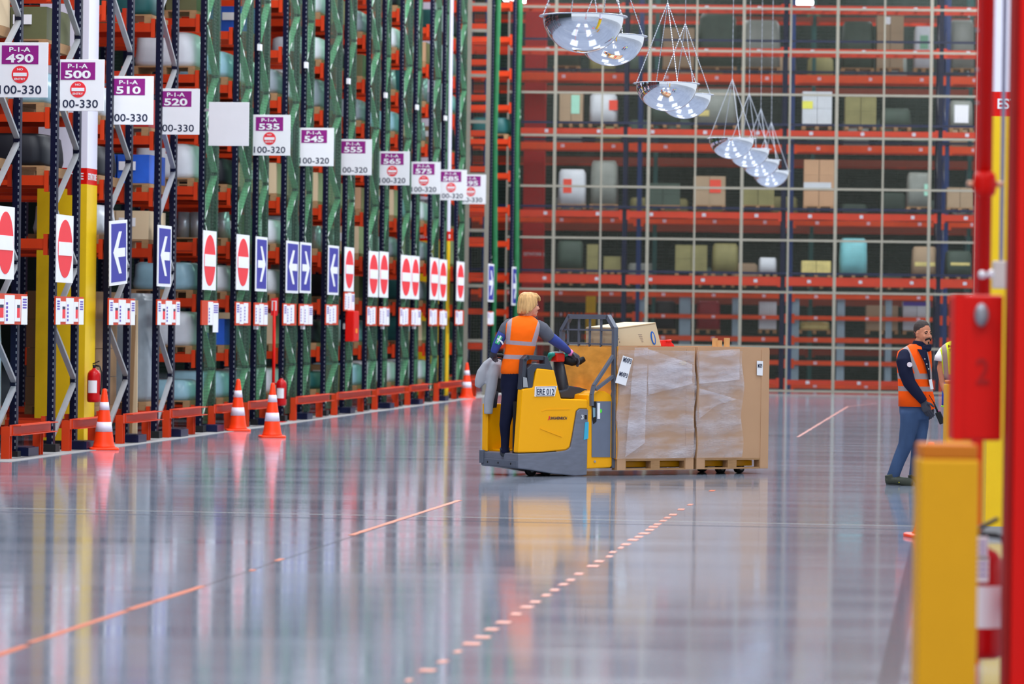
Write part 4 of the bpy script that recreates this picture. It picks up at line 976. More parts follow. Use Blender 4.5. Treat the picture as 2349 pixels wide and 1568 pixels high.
a = TF.hy(1231, 905, -.01); b = TF.hy(1273, 891, -.01); put_text(fr, 'ERE 012', (a[0], -.016, a[1]), (1, 0, 0), (0, 0, 1), (b[0] - a[0]) * .93, b[1] - a[1], 0, .01); fr.build('plate_lettering', m_ink, pp)
a = TF.hy(1257, 962, -.01); b = TF.hy(1300, 955, -.01); mb = MB(); put_text(mb, 'UNGHEINRICH', (a[0] + .022, -.006, a[1]), (1, 0, 0), (.15, 0, 1), b[0] - a[0] - .022, b[1] - a[1], 0, .015); mb.build('maker_lettering', m_ink, t)
mb = MB(); put_text(mb, 'J', (a[0] - .004, -.006, a[1] - .006), (1, 0, 0), (.15, 0, 1), .022, b[1] - a[1] + .012, 0, .02); mb.build('maker_initial', m_signred, t)
# battery bay frame on the right of the body
bay = T([(1345, 1075), (1346, 940), (1349, 905), (1362, 902), (1372, 896), (1388, 897), (1402, 905), (1406, 919), (1405, 1068), (1400, 1072)])
MB().prism(bay, .0, TW).build('battery_cover', m_truck, t, bevel=.014)
MB().prism(T([(1357, 920), (1401, 920), (1399, 1048), (1357, 1048)]), -.008, .01).build('battery_door', mat('battery_grey', (104, 112, 130), .5), t)
mb = MB(); mb.prism(T([(1357, 920), (1367, 920), (1367, 966), (1360, 972), (1357, 960)]), -.012, -.006); mb.build('battery_recess', m_black, t)
MB().prism(T([(1369, 924), (1375, 924), (1375, 960), (1369, 960)]), -.014, -.008).build('sticker', m_white, t)
MB().prism(T([(1358, 934), (1364, 935), (1364, 955), (1359, 957)]), -.016, -.01).build('connector', mat('connector_blue', (120, 150, 165), .5), t)
c_ = TF.hy(1378, 942, -.01); mb = MB(); mb.prism([(c_[0] + .016 * math.cos(k * .5236), c_[1] + .022 * math.sin(k * .5236)) for k in range(12)], -.012, -.008); mb.build('green_dot', mat('dot_green', (80, 220, 60), .5), t)
c_ = TF.hy(1365, 1058, -.01); mb = MB(); mb.prism([(c_[0] + .013 * math.cos(k * .7854), c_[1] + .014 * math.sin(k * .7854)) for k in range(8)], -.01, 0); mb.build('screw_cap', m_galv, t)
MB().prism(T([(1340, 968), (1348, 967), (1347, 1005), (1337, 1008)]), -.022, -.014).build('blue_sticker', mat('cyan_sticker', (60, 170, 205), .5), t)
MB().prism(T([(1340, 951), (1344, 951), (1344, 961), (1340, 961)]), -.022, -.014).build('slot', m_black, t)
mb = MB(); put_text(mb, '3', (TF.hy(1331, 961)[0], -.016, TF.hy(1331, 961)[1]), (1, 0, 0), (0, 0, 1), .03, .05); mb.build('skirt_mark', m_white, t)
# control desk
desk = T([(1284, 898), (1300, 893), (1304, 884), (1330, 888), (1347, 893), (1348, 914), (1287, 912)], .28)
MB().prism(desk, .27, .7).build('control_desk', m_plastic, t, bevel=.01)
yd = T([(1306, 885), (1345, 890), (1351, 905), (1360, 922), (1340, 922), (1332, 897), (1306, 892)], .62); MB().prism(yd, .6, .78).build('desk_surround', m_truck, t, bevel=.008)
x, z = TF.hy(1319, 891, .35); mb = MB(); mb.lathe([(.028, 0), (.03, .02), (.018, .035)], (x, .35, z - .01), 14); mb.build('emergency_button', m_signred, t)
x, z = TF.hy(1305, 893, .4); mb = MB(); mb.ell((x, .4, z), (.012, .012, .012)); mb.build('green_button', mat('btn_green', (40, 180, 60), .5), t)
# steering column and grips
xa, za = TF.hy(1293, 905, .4); xb, zb = TF.hy(1281, 826, .4)
mb = MB(); mb.tube([(xa + .03, .4, za - .05), (xa, .4, za), (xb, .4, zb)], [(.10, .09), (.075, .08), (.055, .06)], 16); mb.build('steering_column', mat('column_black', (36, 38, 46), .45), t)
x, z = TF.hy(1280, 818, .4)
MB().box(x - .062, x + .05, .33, .47, z - .055, z + .04).build('steering_head', mat('head_red', (214, 44, 26), .4), t, bevel=.016)
MB().box(x - .05, x + .04, .34, .46, z + .04, z + .055).build('head_cap', mat('cap_pale', (160, 165, 172), .4), t, bevel=.01)
mb = MB()
for (dx, dy) in ((-.085, .0), (.085, .0)): mb.tube([(x + dx, .40 + dy - .05, z + .03), (x + dx * 1.15, .4 + dy, z + .02), (x + dx * 1.1, .4 + dy + .04, z - .03)], [.02, .033, .026], 12)
mb.build('thumb_rocker', mat('rocker_teal', (30, 150, 140), .4), t)
mb = MB(); mb.tube([(x + .08, .38, z - .03), (x + .16, .36, z - .05), (x + .25, .34, z - .045), (x + .30, .33, z - .02)], [.05, .05, .04, .03], 14); mb.build('hand_guard', m_black, t)
# rear entry compartment: far wall, front wall, step, black sheet painted in for the shadow at the near wall
zw = R_(1125, 926)[1]
mb = MB(); mb.box(XR, XR + .52, TW - .04, TW, zpt, zw); mb.build('far_wall_panel', m_truck, t, bevel=.01)
MB().box(XR - .006, XR + .012, TW - .105, TW, zpt + .08, zw).build('far_wall_flange', m_truck, t, bevel=.006)
MB().box(XR + .47, XR + .5, .1, TW - .04, zpt, zw + .02).build('inner_front_wall', m_truck, t, bevel=.006)
MB().box(XR + .1, XR + .47, TW - .2, TW - .04, zpt, zpt + .10).build('inner_step', m_truck, t, bevel=.01)
MB().box(XR + .01, XR + .5, .1, .13, zpt, zw + .04).build('shadow_sheet', m_black, t)
MB().box(XR + .03, XR + .46, .14, TW - .05, zpt, zpt + .012).build('foot_mat', m_black, t)
def FW(u, v): q = TF.hy(u, v, TW - .05); return (q[0], TW - .05, q[1])
mb = MB(); mb.tube([FW(1122, 930), FW(1123, 870), FW(1128, 822), FW(1134, 814), FW(1150, 815), FW(1168, 822), FW(1172, 850), FW(1172, 925)], .022, 12); mb.build('backrest_frame', m_black, t)
mb = MB(); mb.prism([FW(1126, 822)[::2], FW(1150, 820)[::2], FW(1166, 828)[::2], FW(1168, 900)[::2], FW(1124, 900)[::2]], TW - .07, TW - .04); mb.build('backrest_pad', mat('pad_dark', (34, 36, 44), .6), t, bevel=.008)
# wheels
def wheel(par, x, y, r, w=.07, m=m_black, name='wheel'):
    mb = MB(); n = 20; pr = [(r * .55, -w / 2), (r, -w / 2 * .7), (r, w / 2 * .7), (r * .55, w / 2)]; vs = []
    for (rr, yy) in pr:
        for k in range(n): a = 2 * math.pi * k / n; vs.append((x + rr * math.cos(a), y + yy, r + rr * math.sin(a)))
    fs = [(i * n + k, i * n + (k + 1) % n, (i + 1) * n + (k + 1) % n, (i + 1) * n + k) for i in range(3) for k in range(n)] + [tuple(range(n)), tuple(range(3 * n, 4 * n))[::-1]]
    mb.add(vs, fs, 0); o = mb.build(name, m, par); mb = MB(); mb.tube([(x, y - w / 2 - .004, r), (x, y + w / 2 + .004, r)], r * .4, 12); mb.build('hub', m_galv, o)
for u in (1217, 1252): wheel(t, TF.hy(u, 1092, .2)[0], .2, .065)
for y in (.2, .6): wheel(t, TF.hy(1305, 1092, .12)[0], y, .09)
# load guard
xg = .0
def gy(u, v): return TF.hx(u, v, xg)
mb = MB()
def gpost(pts, w, th=.04):
    for a, b in zip(pts[:-1], pts[1:]):
        A = Vector((xg, a[0], a[1])); B = Vector((xg, b[0], b[1])); e = (B - A).normalized() * .012; mb.bar(A - e, B + e, w, th, 0, (1, 0, 0) if abs((B - A).normalized().x) < .9 else (0, 0, 1))
yn = gy(1410, 800)[0]; yf = gy(1290, 760)[0]
ztop = gy(1350, 726)[1]
poly = [(yn, .10), (yn, gy(1409, 753)[1]), (gy(1396, 726)[0], ztop), (gy(1308, 726)[0], ztop), (yf, gy(1290, 758)[1]), (yf, 1.0)]
gpost([(p[0] - .0, p[1]) for p in poly], .05, .05)
mb.build('guard_frame', m_truckdk, t)
mb = MB()
zb_ = gy(1405, 822)[1]
for v in (757, 789, 822):
    zz = gy(1395, v)[1]; gpost([(yn, zz), (yf, zz)], .018, .022)
for u in (1328, 1353, 1379, 1303): y = gy(u, 770)[0]; gpost([(y, zb_), (y, ztop)], .018, .022)
mb.build('guard_grille', m_truckdk, t)
mb = MB()
for pts in ([(1407, 815), (1362, 884), (1357, 905), (1357, 930)], [(1407, 862), (1366, 893)]):
    for a, b in zip(pts[:-1], pts[1:]):
        a = TF.hy(*a, -.02); b = TF.hy(*b, -.02); mb.bar((a[0], -.02, a[1]), (b[0], -.02, b[1]), .03, .045, 0, (0, 1, 0))
a = TF.hy(1409, 753, -.02); b = TF.hy(1407, 1050, -.02); mb.bar((a[0], -.02, a[1]), (b[0], -.02, b[1]), .03, .05, 0, (0, 1, 0)); mb.build('guard_brace', m_truckdk, t)
# forks
YL = -.05
XL0 = TF.hy(1417, 930, YL)[0]; XL1 = TF.hy(1592, 930, YL)[0]; XL2 = TF.hy(1599, 930, YL)[0]; XL3 = TF.hy(1763, 930, YL)[0]
for y in (.2, .56): MB().box(.02, XL3 - .1, y - .09, y + .09, .085, .15).build('fork', m_truck, t, bevel=.008)
for y in (.2, .56):
    for x in (XL3 - .48, XL3 - .22): wheel(t, x, y, .055, .09, m_black, 'load_roller')
PW = 1.13
def pallet(x0, x1, label):
    w = x1 - x0; p = TF.w(x0, YL, .16 - .1)
    q = thing('wooden_pallet', label, 'pallet', p, TF.rz, None)
    for y in (.0, PW / 2 - .05, PW - .1): MB().box(0, w, y, y + .1, 0, .018).build('bottom_board', m_wood, q)
    for x in (0, w / 2 - .06, w - .12):
        for y in (0, PW / 2 - .05, PW - .1): MB().box(x, x + .12, y, y + .1, .018, .1).build('block', m_wood, q)
    for k in range(5): y = (PW - .12) * k / 4; MB().box(0, w, y, y + .12, .1, .122).build('top_board', m_wood, q)
pallet(XL0, XL1, 'wooden pallet under the left wrapped carton, next to the truck'); pallet(XL2, XL3, 'wooden pallet under the right wrapped carton, at the fork tips')
zp = .06 + .122
zt1 = TF.hy(1500, 795, YL)[1]; zt2 = TF.hy(1680, 796, YL)[1]
def big_carton(x0, x1, zt, label, seed, film_u):
    w = x1 - x0; q = thing('pallet_carton', label, 'carton', TF.w(x0, YL, zp), TF.rz); h = zt - zp
    r = random.Random(seed); th = .02
    mb = MB(); mb.box(0, w, 0, th, 0.0, h); mb.box(0, w, PW - th, PW, 0, h); mb.box(0, th, th, PW - th, 0, h); mb.box(w - th, w, th, PW - th, 0, h); mb.box(th, w - th, th, PW - th, 0, .02); mb.box(th, w - th, th, PW - th, h * .9, h * .92)
    for x in (0, w - .11): mb.box(x, x + .11, -.006, 0, -.12, h * .98)
    mb.build('carton_walls', m_card, q)
    # bulging stretch film sleeve
    nx = 26; nz = 24; vs = []; 
    for j in range(nz + 1):
        z = .01 + (h - .05) * j / nz
        for i in range(nx + 1):
            xx = -.012 + (film_u * w + .012) * i / nx; yy = -.02 - .018 * math.sin(math.pi * i / nx) - .012 * r.random() * (0 < i < nx); vs.append((xx + .02 * math.sin(j * .5), yy, z))
    fs = [(j * (nx + 1) + i, j * (nx + 1) + i + 1, (j + 1) * (nx + 1) + i + 1, (j + 1) * (nx + 1) + i) for j in range(nz) for i in range(nx)]
    mb = MB(); mb.add(vs, fs, 0, True)
    mb.build('stretch_film', m_film, q)
    return q
q1 = big_carton(XL0, XL1, zt1, 'large film-wrapped cardboard pallet box next to the truck, with two white MXP3 tags', 3, 1.0)
q2 = big_carton(XL2, XL3, zt2, 'large cardboard pallet box at the fork tips, wrapped on its left half, one white tag', 9, .62)
# amber wrapped side of the load seen through the guard
def shipping_tag(q, quad, dx, texts, y, name='shipping_tag'):
    P_ = [TF.hy(u, v, y + YL) for u, v in quad]; P_ = [(p[0] - dx, p[1] - zp) for p in P_]
    o = MB().prism(P_, y - .004, y).build(name, m_white, q)
    return o, P_
y = -.058
o, p = shipping_tag(q1, [(1429, 815), (1451, 822), (1435, 884), (1411, 877)], XL0, None, y)
ex = Vector((p[1][0] - p[0][0], 0, p[1][1] - p[0][1])).normalized(); ey = Vector((-ex.z, 0, ex.x))
mb = MB()
def at(u, v): a = TF.hy(u, v, y + YL); return Vector((a[0] - XL0, y - .004, a[1] - zp))
put_text(mb, 'MXP3', at(1428, 829), ex, ey, .11, .055, 0, .015); put_text(mb, 'MXP3', at(1419, 861), ex, ey, .11, .05, 0, .015)
mb.build('tag_lettering', m_ink, o)
y = -.012
o, p = shipping_tag(q2, [(1736, 827), (1750, 828), (1749, 861), (1736, 860)], XL2, None, y)
a = TF.hy(1737.5, 843, y + YL); mb = MB(); put_text(mb, 'MXP3', (a[0] - XL2, y - .004, a[1] - zp), (1, 0, 0), (0, 0, 1), .06, .045, 0, .015); mb.build('tag_lettering', m_ink, o)
mb = MB(); x, z = TF.hy(1567, 832, -.11); mb.prism([(x - XL0 + .045 * math.cos(k * .3927), z - zp + .02 * math.sin(k * .3927)) for k in range(16)], -.062, -.056); mb.build('hand_hole', m_cardlt, q1)
# amber carton behind the guard
nx, nz = 14, 18; hh = zt1 - zp; r = random.Random(4)
vs = [(-.02 - .018 * r.random(), PW * i / nx, .01 + (hh - .02) * j / nz) for j in range(nz + 1) for i in range(nx + 1)]
mb = MB(); mb.add(vs, [(j * (nx + 1) + i + 1, j * (nx + 1) + i, (j + 1) * (nx + 1) + i, (j + 1) * (nx + 1) + i + 1) for j in range(nz) for i in range(nx)], 0, True)
mb.box(-.012, -.002, 0, PW, 0, hh); mb.build('amber_wrapped_side', m_goldwrap, q1)
# tilted carton lying on the left pallet box
q = T([(1414, 751), (1504, 739), (1517, 793.5), (1414, 793.5)], .08); zt_ = zt1
D = .62
poly = [(a, max(b, zt_ + .002)) for a, b in q]; x0 = poly[0][0]
c = thing('tilted_carton', 'light cardboard box with a blue oval mark lying tilted on the left pallet box', 'carton', TF.w(0, 0, 0), TF.rz)
MB().prism(poly, .08, .08 + D).build('box_body', m_cardlt, c, bevel=.004)
mb = MB(); e0 = Vector((poly[0][0], .08, poly[0][1])); e1 = Vector((poly[1][0], .08, poly[1][1])); mb.bar(e0 + Vector((0, -.002, -.012)), e1 + Vector((0, -.002, -.012)), .004, .004); mb.build('flap_edge', m_carddk, c)
x, z = TF.hy(1498, 775, .08); mb = MB(); sh = -.24
def ov(a, b, n=24): return [(x + a * math.cos(k * 2 * math.pi / n) + sh * b * math.sin(k * 2 * math.pi / n), z + b * math.sin(k * 2 * math.pi / n)) for k in range(n)]
mb.prism(ov(.030, .075), .074, .08); o = mb.build('oval_mark', mat('oval_blue', (20, 96, 190), .5), c)
mb = MB(); mb.prism(ov(.015, .058), .071, .074)
mb.build('oval_centre', m_cardlt, o)
mb = MB()
for (du, dv) in ((0, 0), (2, 6), (4, 13)): a = TF.hy(1417 + du, 771 + dv, .08); mb.box(a[0] - .005, a[0] + .006, .076, .08, a[1] - .007, a[1] + .007)
for k in range(5): a = TF.hy(1464 + k * 2.0, 767 + k * 4, .08); mb.box(a[0] - .002, a[0] + .05 - .007 * k, .077, .08, a[1] - .003, a[1] + .003)
mb.build('faint_print', mat('faint_print', (150, 128, 118), .6), c)
# dark far-left side of the tilted carton: flap hanging towards the guard
# red plastic crate, tubes
x, z = TF.hy(1519, 793, .25); x2, _ = TF.hy(1547, 793, .25); _, z2 = TF.hy(1530, 780, .25)
c = thing('red_crate', 'bright red plastic crate lid poking out of the left pallet box', 'crate', TF.w(x, .25, zt1 + .002), TF.rz); w = x2 - x; h = max(.05, z2 - zt1)
MB().prism([(0, 0), (w, 0), (w * .98, .02), (w * .72, h * .8), (w * .66, h), (.0, h)], 0, .3).build('shell', mat('crate_red', (240, 40, 34), .35), c, bevel=.006)
mb = MB(); mb.tube([(w * .3, -.012, h * .86), (w * .66, -.012, h * .92)], .014, 8); mb.build('grip', mat('crate_red', (240, 40, 34), .35), c)
for k, (u, v, y, wd) in enumerate([(1640, 775, .3, .032), (1651, 780, .2, .028), (1667.5, 774.5, .3, .034)]):
    x, z = TF.hy(u, v, y); mb = MB(); mb.tube([(0, 0, 0), (0, 0, z - zt2 - .002 + .0)], wd, 18, cap=False); mb.tube([(0, 0, z - zt2 - .004), (0, 0, 0)], wd * .86, 18, cap=False); mb.lathe([(wd * .86, 0), (wd, 0)], (0, 0, z - zt2 - .003), 18, cap=False)
    o = mb.build('cardboard_tube', mat('tube_tan', (204, 158, 104), .6)); o.location = TF.w(x, y, zt2 + .002)
    tag(o, ['left', 'short middle', 'right'][k] + ' of the three cardboard tubes standing on the right pallet box', 'cardboard tube', 'cardboard tubes')
# overlapping turns of film, brighter where doubled
def film_strip(q, xo, quad, yy):
    p = [TF.hy(u, v, YL + yy) for u, v in quad]; n = 12; vs = []
    for j in range(n + 1):
        f = j / n
        for k in range(7):
            g = k / 6; a = [p[0][i] * (1 - f) + p[3][i] * f for i in (0, 1)]; b = [p[1][i] * (1 - f) + p[2][i] * f for i in (0, 1)]
            vs.append((a[0] * (1 - g) + b[0] * g - xo, yy - .008 * math.sin(math.pi * g) - .004 * math.sin(j * 1.3 + k), a[1] * (1 - g) + b[1] * g - zp))
    mb = MB(); mb.add(vs, [(j * 7 + k, j * 7 + k + 1, (j + 1) * 7 + k + 1, (j + 1) * 7 + k) for j in range(n) for k in range(6)], 0, True); mb.build('film_overlap', m_film2, q)
m_film2 = m_film.copy(); m_film2.name = 'doubled_film'
for nd in m_film2.node_tree.nodes:
    if nd.type == 'BSDF_PRINCIPLED': nd.inputs['Base Color'].default_value = lin((216, 212, 222)); nd.inputs['Roughness'].default_value = .16
film_strip(q1, XL0, [(1456, 797), (1487, 797), (1479, 1015), (1434, 1048)], -.062)
film_strip(q1, XL0, [(1487, 800), (1588, 835), (1588, 880), (1487, 905)], -.066)
film_strip(q2, XL2, [(1604, 805), (1697, 800), (1696, 870), (1604, 880)], -.062)
film_strip(q2, XL2, [(1604, 890), (1690, 915), (1640, 930), (1604, 960)], -.066)
# ------------------------------------------------------------------ people
def vest_mat(name, base, band, bands=(), lines=(), extra=()):
    m = bpy.data.materials.new(name); m.use_nodes = True; nt = m.node_tree; b = nt.nodes['Principled BSDF']; L = nt.links
    x, y, z = xyz(nt); fac = None
    for (z0, hw, sl) in bands:
        f = mth(nt, 'LESS_THAN', mth(nt, 'ABSOLUTE', mth(nt, 'SUBTRACT', z, mth(nt, 'ADD', mth(nt, 'MULTIPLY', x, sl), z0))), hw); fac = f if fac is None else mth(nt, 'MAXIMUM', fac, f)
    for (xa, za, xb, zb, hw, zmin) in lines:
        k = (xb - xa) / (zb - za)
        f = mth(nt, 'LESS_THAN', mth(nt, 'ABSOLUTE', mth(nt, 'SUBTRACT', x, mth(nt, 'ADD', mth(nt, 'MULTIPLY', mth(nt, 'SUBTRACT', z, za), k), xa))), hw)
        f = mth(nt, 'MULTIPLY', f, mth(nt, 'GREATER_THAN', z, zmin)); fac = mth(nt, 'MAXIMUM', fac, f)
    L.new(mixc(nt, fac, lin(base), lin(band)), b.inputs['Base Color'])
    b.inputs['Roughness'].default_value = 0.7; b.inputs['Specular IOR Level'].default_value = 0.12
    tc = nt.nodes.new('ShaderNodeTexCoord'); n = nt.nodes.new('ShaderNodeTexNoise'); n.inputs['Scale'].default_value = 7; L.new(tc.outputs['Object'], n.inputs['Vector'])
    bp = nt.nodes.new('ShaderNodeBump'); bp.inputs['Strength'].default_value = .5; bp.inputs['Distance'].default_value = .03; L.new(n.outputs['Fac'], bp.inputs['Height']); L.new(bp.outputs[0], b.inputs['Normal'])
    return m
def cloth(name, rgb, var=.15): return mat(name, rgb, .8, var=var, scale=5, bump=.35, bscale=9, spec=.15)
def head_geo(mb, c, yaw, s=1.0):
    R = Matrix.Rotation(yaw, 3, 'Z'); c = Vector(c)
    def e(p, r): mb.ell(c + R @ (Vector(p) * s), tuple(q * s for q in r), 0, 18, R)
    e((-.012, 0, .035), (.096, .076, .096)); e((.028, 0, -.02), (.07, .064, .085)); e((.045, 0, -.075), (.045, .045, .04)); e((.072, 0, -.10), (.02, .026, .02))
    e((.098, 0, -.012), (.016, .011, .03)); e((.112, 0, -.03), (.014, .014, .012)); e((.102, .011, -.034), (.01, .008, .008)); e((.102, -.011, -.034), (.01, .008, .008))
    e((.082, .026, .02), (.014, .02, .01)); e((.082, -.026, .02), (.014, .02, .01)); e((.075, .035, -.03), (.02, .02, .022)); e((.075, -.035, -.03), (.02, .02, .022))
    e((.09, 0, -.062), (.013, .022, .007)); e((.087, 0, -.075), (.013, .018, .007))
    for k in (1, -1): e((-.005, .077 * k, -.012), (.016, .008, .028)); e((.0, .081 * k, .005), (.011, .008, .012))
    return lambda p: c + R @ (Vector(p) * s)
def fingers(mb, w, d, n, s=1.0, curl=.6, side=1, thumb=True):
    """palm from wrist w along d, n = palm normal (fingers bend towards it)"""
    d = Vector(d).normalized(); n = Vector(n); n = (n - d * n.dot(d)).normalized(); a = d.cross(n) * side; w = Vector(w)
    mb.tube([w - d * .02, w + d * .03 * s, w + d * .07 * s, w + d * .09 * s], [(.024 * s, .02 * s), (.036 * s, .017 * s), (.042 * s, .016 * s), (.038 * s, .013 * s)], 12)
    for k, (o, L1) in enumerate(((-.031, .062), (-.0105, .075), (.0105, .07), (.031, .055))):
        p = w + d * .082 * s + a * o * s; dd = d.copy(); pts = [p]; rad = [.0095 * s]
        for j, fr in enumerate((.45, .32, .23)):
            ang = curl * (.5 + .25 * j + .05 * k); dd = (dd * math.cos(ang) + n * math.sin(ang)).normalized(); p = p + dd * L1 * s * fr * 1.15; pts.append(p); rad.append((.009 - .001 * j) * s)
            m_ = dd.cross(a); 
        mb.tube(pts, rad, 8); mb.ell(pts[-1], rad[-1])
    p = w + d * .025 * s - a * .03 * s; q = p + (d * .6 - a * .6 + n * .35).normalized() * .035 * s; q2 = q + (d * .85 - a * .1 + n * .45).normalized() * .03 * s
    mb.tube([p, q, q2], [.014 * s, .011 * s, .0095 * s], 8); mb.ell(q2, .0095 * s)
def shoe_geo(up, sole, heel, d, s=1.0):
    d = Vector(d).normalized(); heel = Vector(heel)
    pts = [heel + d * (x * s) + Vector((0, 0, z)) for x, z in ((-.035, .05), (.0, .055), (.05, .058), (.12, .05), (.19, .038), (.25, .03), (.265, .026))]
    up.tube(pts, [(.03, .036), (.046, .05), (.046, .056), (.047, .05), (.05, .037), (.043, .028), (.022, .016)], 14)
    up.tube([heel + d * .025 + Vector((0, 0, .05)), heel + d * .01 + Vector((0, 0, .115))], [.052, .055], 12)
    sole.tube([heel + d * x + Vector((0, 0, .014)) for x in (-.025, 0, .1, .2, .27, .285)], [(.02, .012), (.036, .013), (.036, .013), (.046, .013), (.034, .012), (.01, .01)], 12)

# ---- woman on the truck
Y0 = 38.1
FZ = zpt + .012
wr = P(1165, 1050, Y0); wr.z = FZ
tw = thing('person', 'person with short blond hair and orange vest, seen from behind, riding the pallet truck', 'person', wr)
def J(u, v, dy=0.0): return P(u, v, Y0 + dy) - wr
px = Y0 / F
m_vw = None
za = J(1185, 785).z; zb2 = J(1185, 818).z
xl0 = J(1168, 735).x; xl1 = J(1163, 785).x; xr0 = J(1234, 738).x; xr1 = J(1218, 790).x
m_vw = vest_mat('vest_orange_w', (255, 104, 10), (168, 150, 158), [(za, .022, -.06), (zb2, .024, -.02)], [(xl0, J(0, 735).z, xl1, J(0, 785).z, .024, za), (xr0, J(0, 738).z, xr1, J(0, 790).z, .026, za)])
def rows(L, ry): return [(J((a + b) / 2, v, o).x, o, J((a + b) / 2, v, o).z, (b - a) / 2 * px, r) for (a, b, v, o, r) in L]
mb = MB(); mb.rings(rows([(1146, 1214, 865, .04, .155), (1148, 1215, 845, .04, .16), (1154, 1222, 820, .02, .15), (1160, 1229, 795, .0, .14), (1160, 1234, 775, -.01, .145), (1157, 1239, 755, -.01, .14), (1157, 1241, 742, 0, .125), (1164, 1234, 734, 0, .105), (1180, 1226, 727, .01, .085), (1190, 1220, 723, .02, .07)], 0), 32, 0, True, 2.4)
mb.build('vest', m_vw, tw, subsurf=1)
# body
hc = J(1214, 701, .02)
mb = MB(); hd = head_geo(mb, hc, math.radians(22), 1.0)
mb.tube([J(1203, 740, .02), J(1206, 728, .02), hc + Vector((-.01, 0, -.06))], [.07, .056, .055], 14)
mb.rings(rows([(1158, 1204, 868, .04, .11), (1166, 1220, 820, .02, .11), (1166, 1228, 775, 0, .11), (1164, 1234, 748, 0, .1), (1180, 1222, 733, 0, .08)], 0), 20)
for (S) in ([(1168, 748, 0, .04), (1150, 775, .0, .03), (1139, 793, .02, .028), (1132, 806, .06, .022)], [(1236, 750, .02, .05), (1262, 770, .12, .042), (1284, 790, .3, .036), (1306, 808, .5, .025)]):
    mb.tube([J(a, b, c) for a, b, c, r in S], [r for a, b, c, r in S], 12)
for S in ([(1173, 875, 0, .07), (1164, 955, -.02, .04), (1158, 1034, 0, .032)], [(1194, 875, .1, .07), (1190, 955, .14, .045), (1186, 1030, .12, .034)]):
    mb.tube([J(a, b, c) for a, b, c, r in S], [r for a, b, c, r in S], 12)
mb.build('body', m_skin, tw, remesh=.009, smooth_it=2)
R = Matrix.Rotation(math.radians(22), 3, 'Z')
m_hair = mat('blond_hair', (205, 160, 105), .55, var=.6, scale=16, bump=.7, bscale=40, stretch=(2.5, 2.5, .6))
mb = MB()
for (p, r) in [((-.02, 0, .05), (.108, .09, .094)), ((-.05, 0, -.005), (.082, .086, .085)), ((-.06, 0, -.05), (.06, .07, .05)), ((.045, 0, .098), (.06, .072, .036)), ((.03, .066, .03), (.05, .02, .06)), ((.0, -.068, .03), (.065, .024, .065)), ((-.015, -.07, -.02), (.04, .018, .04))]:
    mb.ell(hc + R @ Vector(p), r, 0, 18, R)
rr = random.Random(2)
for k in range(46):
    a = rr.uniform(math.radians(35), math.radians(325)); ca, sa = math.cos(a), math.sin(a); bot = -.09 if ca < .2 else .02
    pts = []
    for q in range(6):
        f = q / 5; ph = .25 + f * 1.35; zz = .05 + .098 * math.cos(ph) if f < .75 else None
        rad = math.sin(min(ph, 1.57)); z_ = .05 + .1 * math.cos(ph); z_ = z_ + (bot - .05) * max(0, f - .55) / .45
        pts.append(hc + R @ Vector((-.02 + .113 * rad * ca, .094 * rad * sa, z_)))
    mb.tube(pts, [.006, .008, .009, .009, .008, .003], 6)
for k in range(12):
    y = -.06 + .12 * k / 11; mb.tube([hc + R @ Vector(p) for p in ((.0, y * .5, .14), (.06, y * .8, .13), (.098, y, .09), (.108, y * 1.05, .045 + rr.uniform(-.01, .012)))], [.012, .013, .011, .004], 6)
mb.build('hair', m_hair, tw, remesh=.0075, smooth_it=1)
mb = MB()
for k in (1, -1): mb.ell(hd((.088, .03 * k, .006)), (.008, .01, .006), 0, 10)
mb.build('eyes', m_ink, tw)
mb = MB(); mb.ell(hd((.1, 0, -.066)), (.007, .018, .005), 0, 10); mb.build('lips', mat('lips', (190, 96, 92), .5), tw)
# sleeves
mb = MB(); S = [(1170, 744, 0, .07), (1160, 752, 0, .066), (1153, 765, 0, .06)]; mb.tube([J(a, b, c) for a, b, c, r in S], [r for *_, r in S], 16)
S = [(1230, 747, .02, .075), (1244, 755, .04, .08), (1254, 766, .07, .075), (1260, 774, .1, .068)]; mb.tube([J(a, b, c) for a, b, c, r in S], [r for *_, r in S], 16)
mb.tube([J(1170, 745), J(1234, 748, .02)], [.066, .07], 14); mb.ell(J(1170, 744), .068); mb.ell(J(1234, 749, .02), .074); mb.build('grey_tee', cloth('tee_grey', (92, 94, 104)), tw, remesh=.01)
m_bs = cloth('blue_sleeve', (62, 78, 150))
mb = MB(); S = [(1158, 755, 0, .05), (1154, 762, 0, .058), (1146, 778, 0, .056), (1139, 792, .02, .05), (1132.5, 807, .05, .038), (1132, 809, .05, .036)]; mb.tube([J(a, b, c) for a, b, c, r in S], [r for *_, r in S], 16); mb.build('left_sleeve', m_bs, tw, subsurf=1)
mb = MB(); S = [(1256, 769, .08, .062), (1268, 777, .16, .06), (1284, 789, .3, .054), (1298, 800, .42, .043), (1307, 808, .5, .035)]; mb.tube([J(a, b, c) for a, b, c, r in S], [r for *_, r in S], 16); mb.build('right_sleeve', m_bs, tw, subsurf=1)
mb = MB(); mb.tube([J(1306, 807, .49), J(1309, 810, .52)], [.038, .038], 14); mb.build('pink_cuff', mat('cuff_pink', (232, 130, 190), .6), tw)
mb = MB(); mb.bar(J(1148, 771, -.06), J(1140, 788, -.045), .012, .05, 0, (1, 0, 0)); mb.build('green_patch', mat('patch_green', (70, 190, 130), .5), tw)
mb = MB(); mb.bar(J(1149, 770, -.07), J(1141, 785, -.055), .012, .016, 0, (1, 0, 0)); mb.bar(J(1141, 776, -.066), J(1153, 785, -.062), .016, .014, 0, (0, 1, 0)); mb.bar(J(1150, 783, -.064), J(1154, 789, -.05), .016, .014, 0, (0, 1, 0)); mb.build('white_patch', m_white, tw)
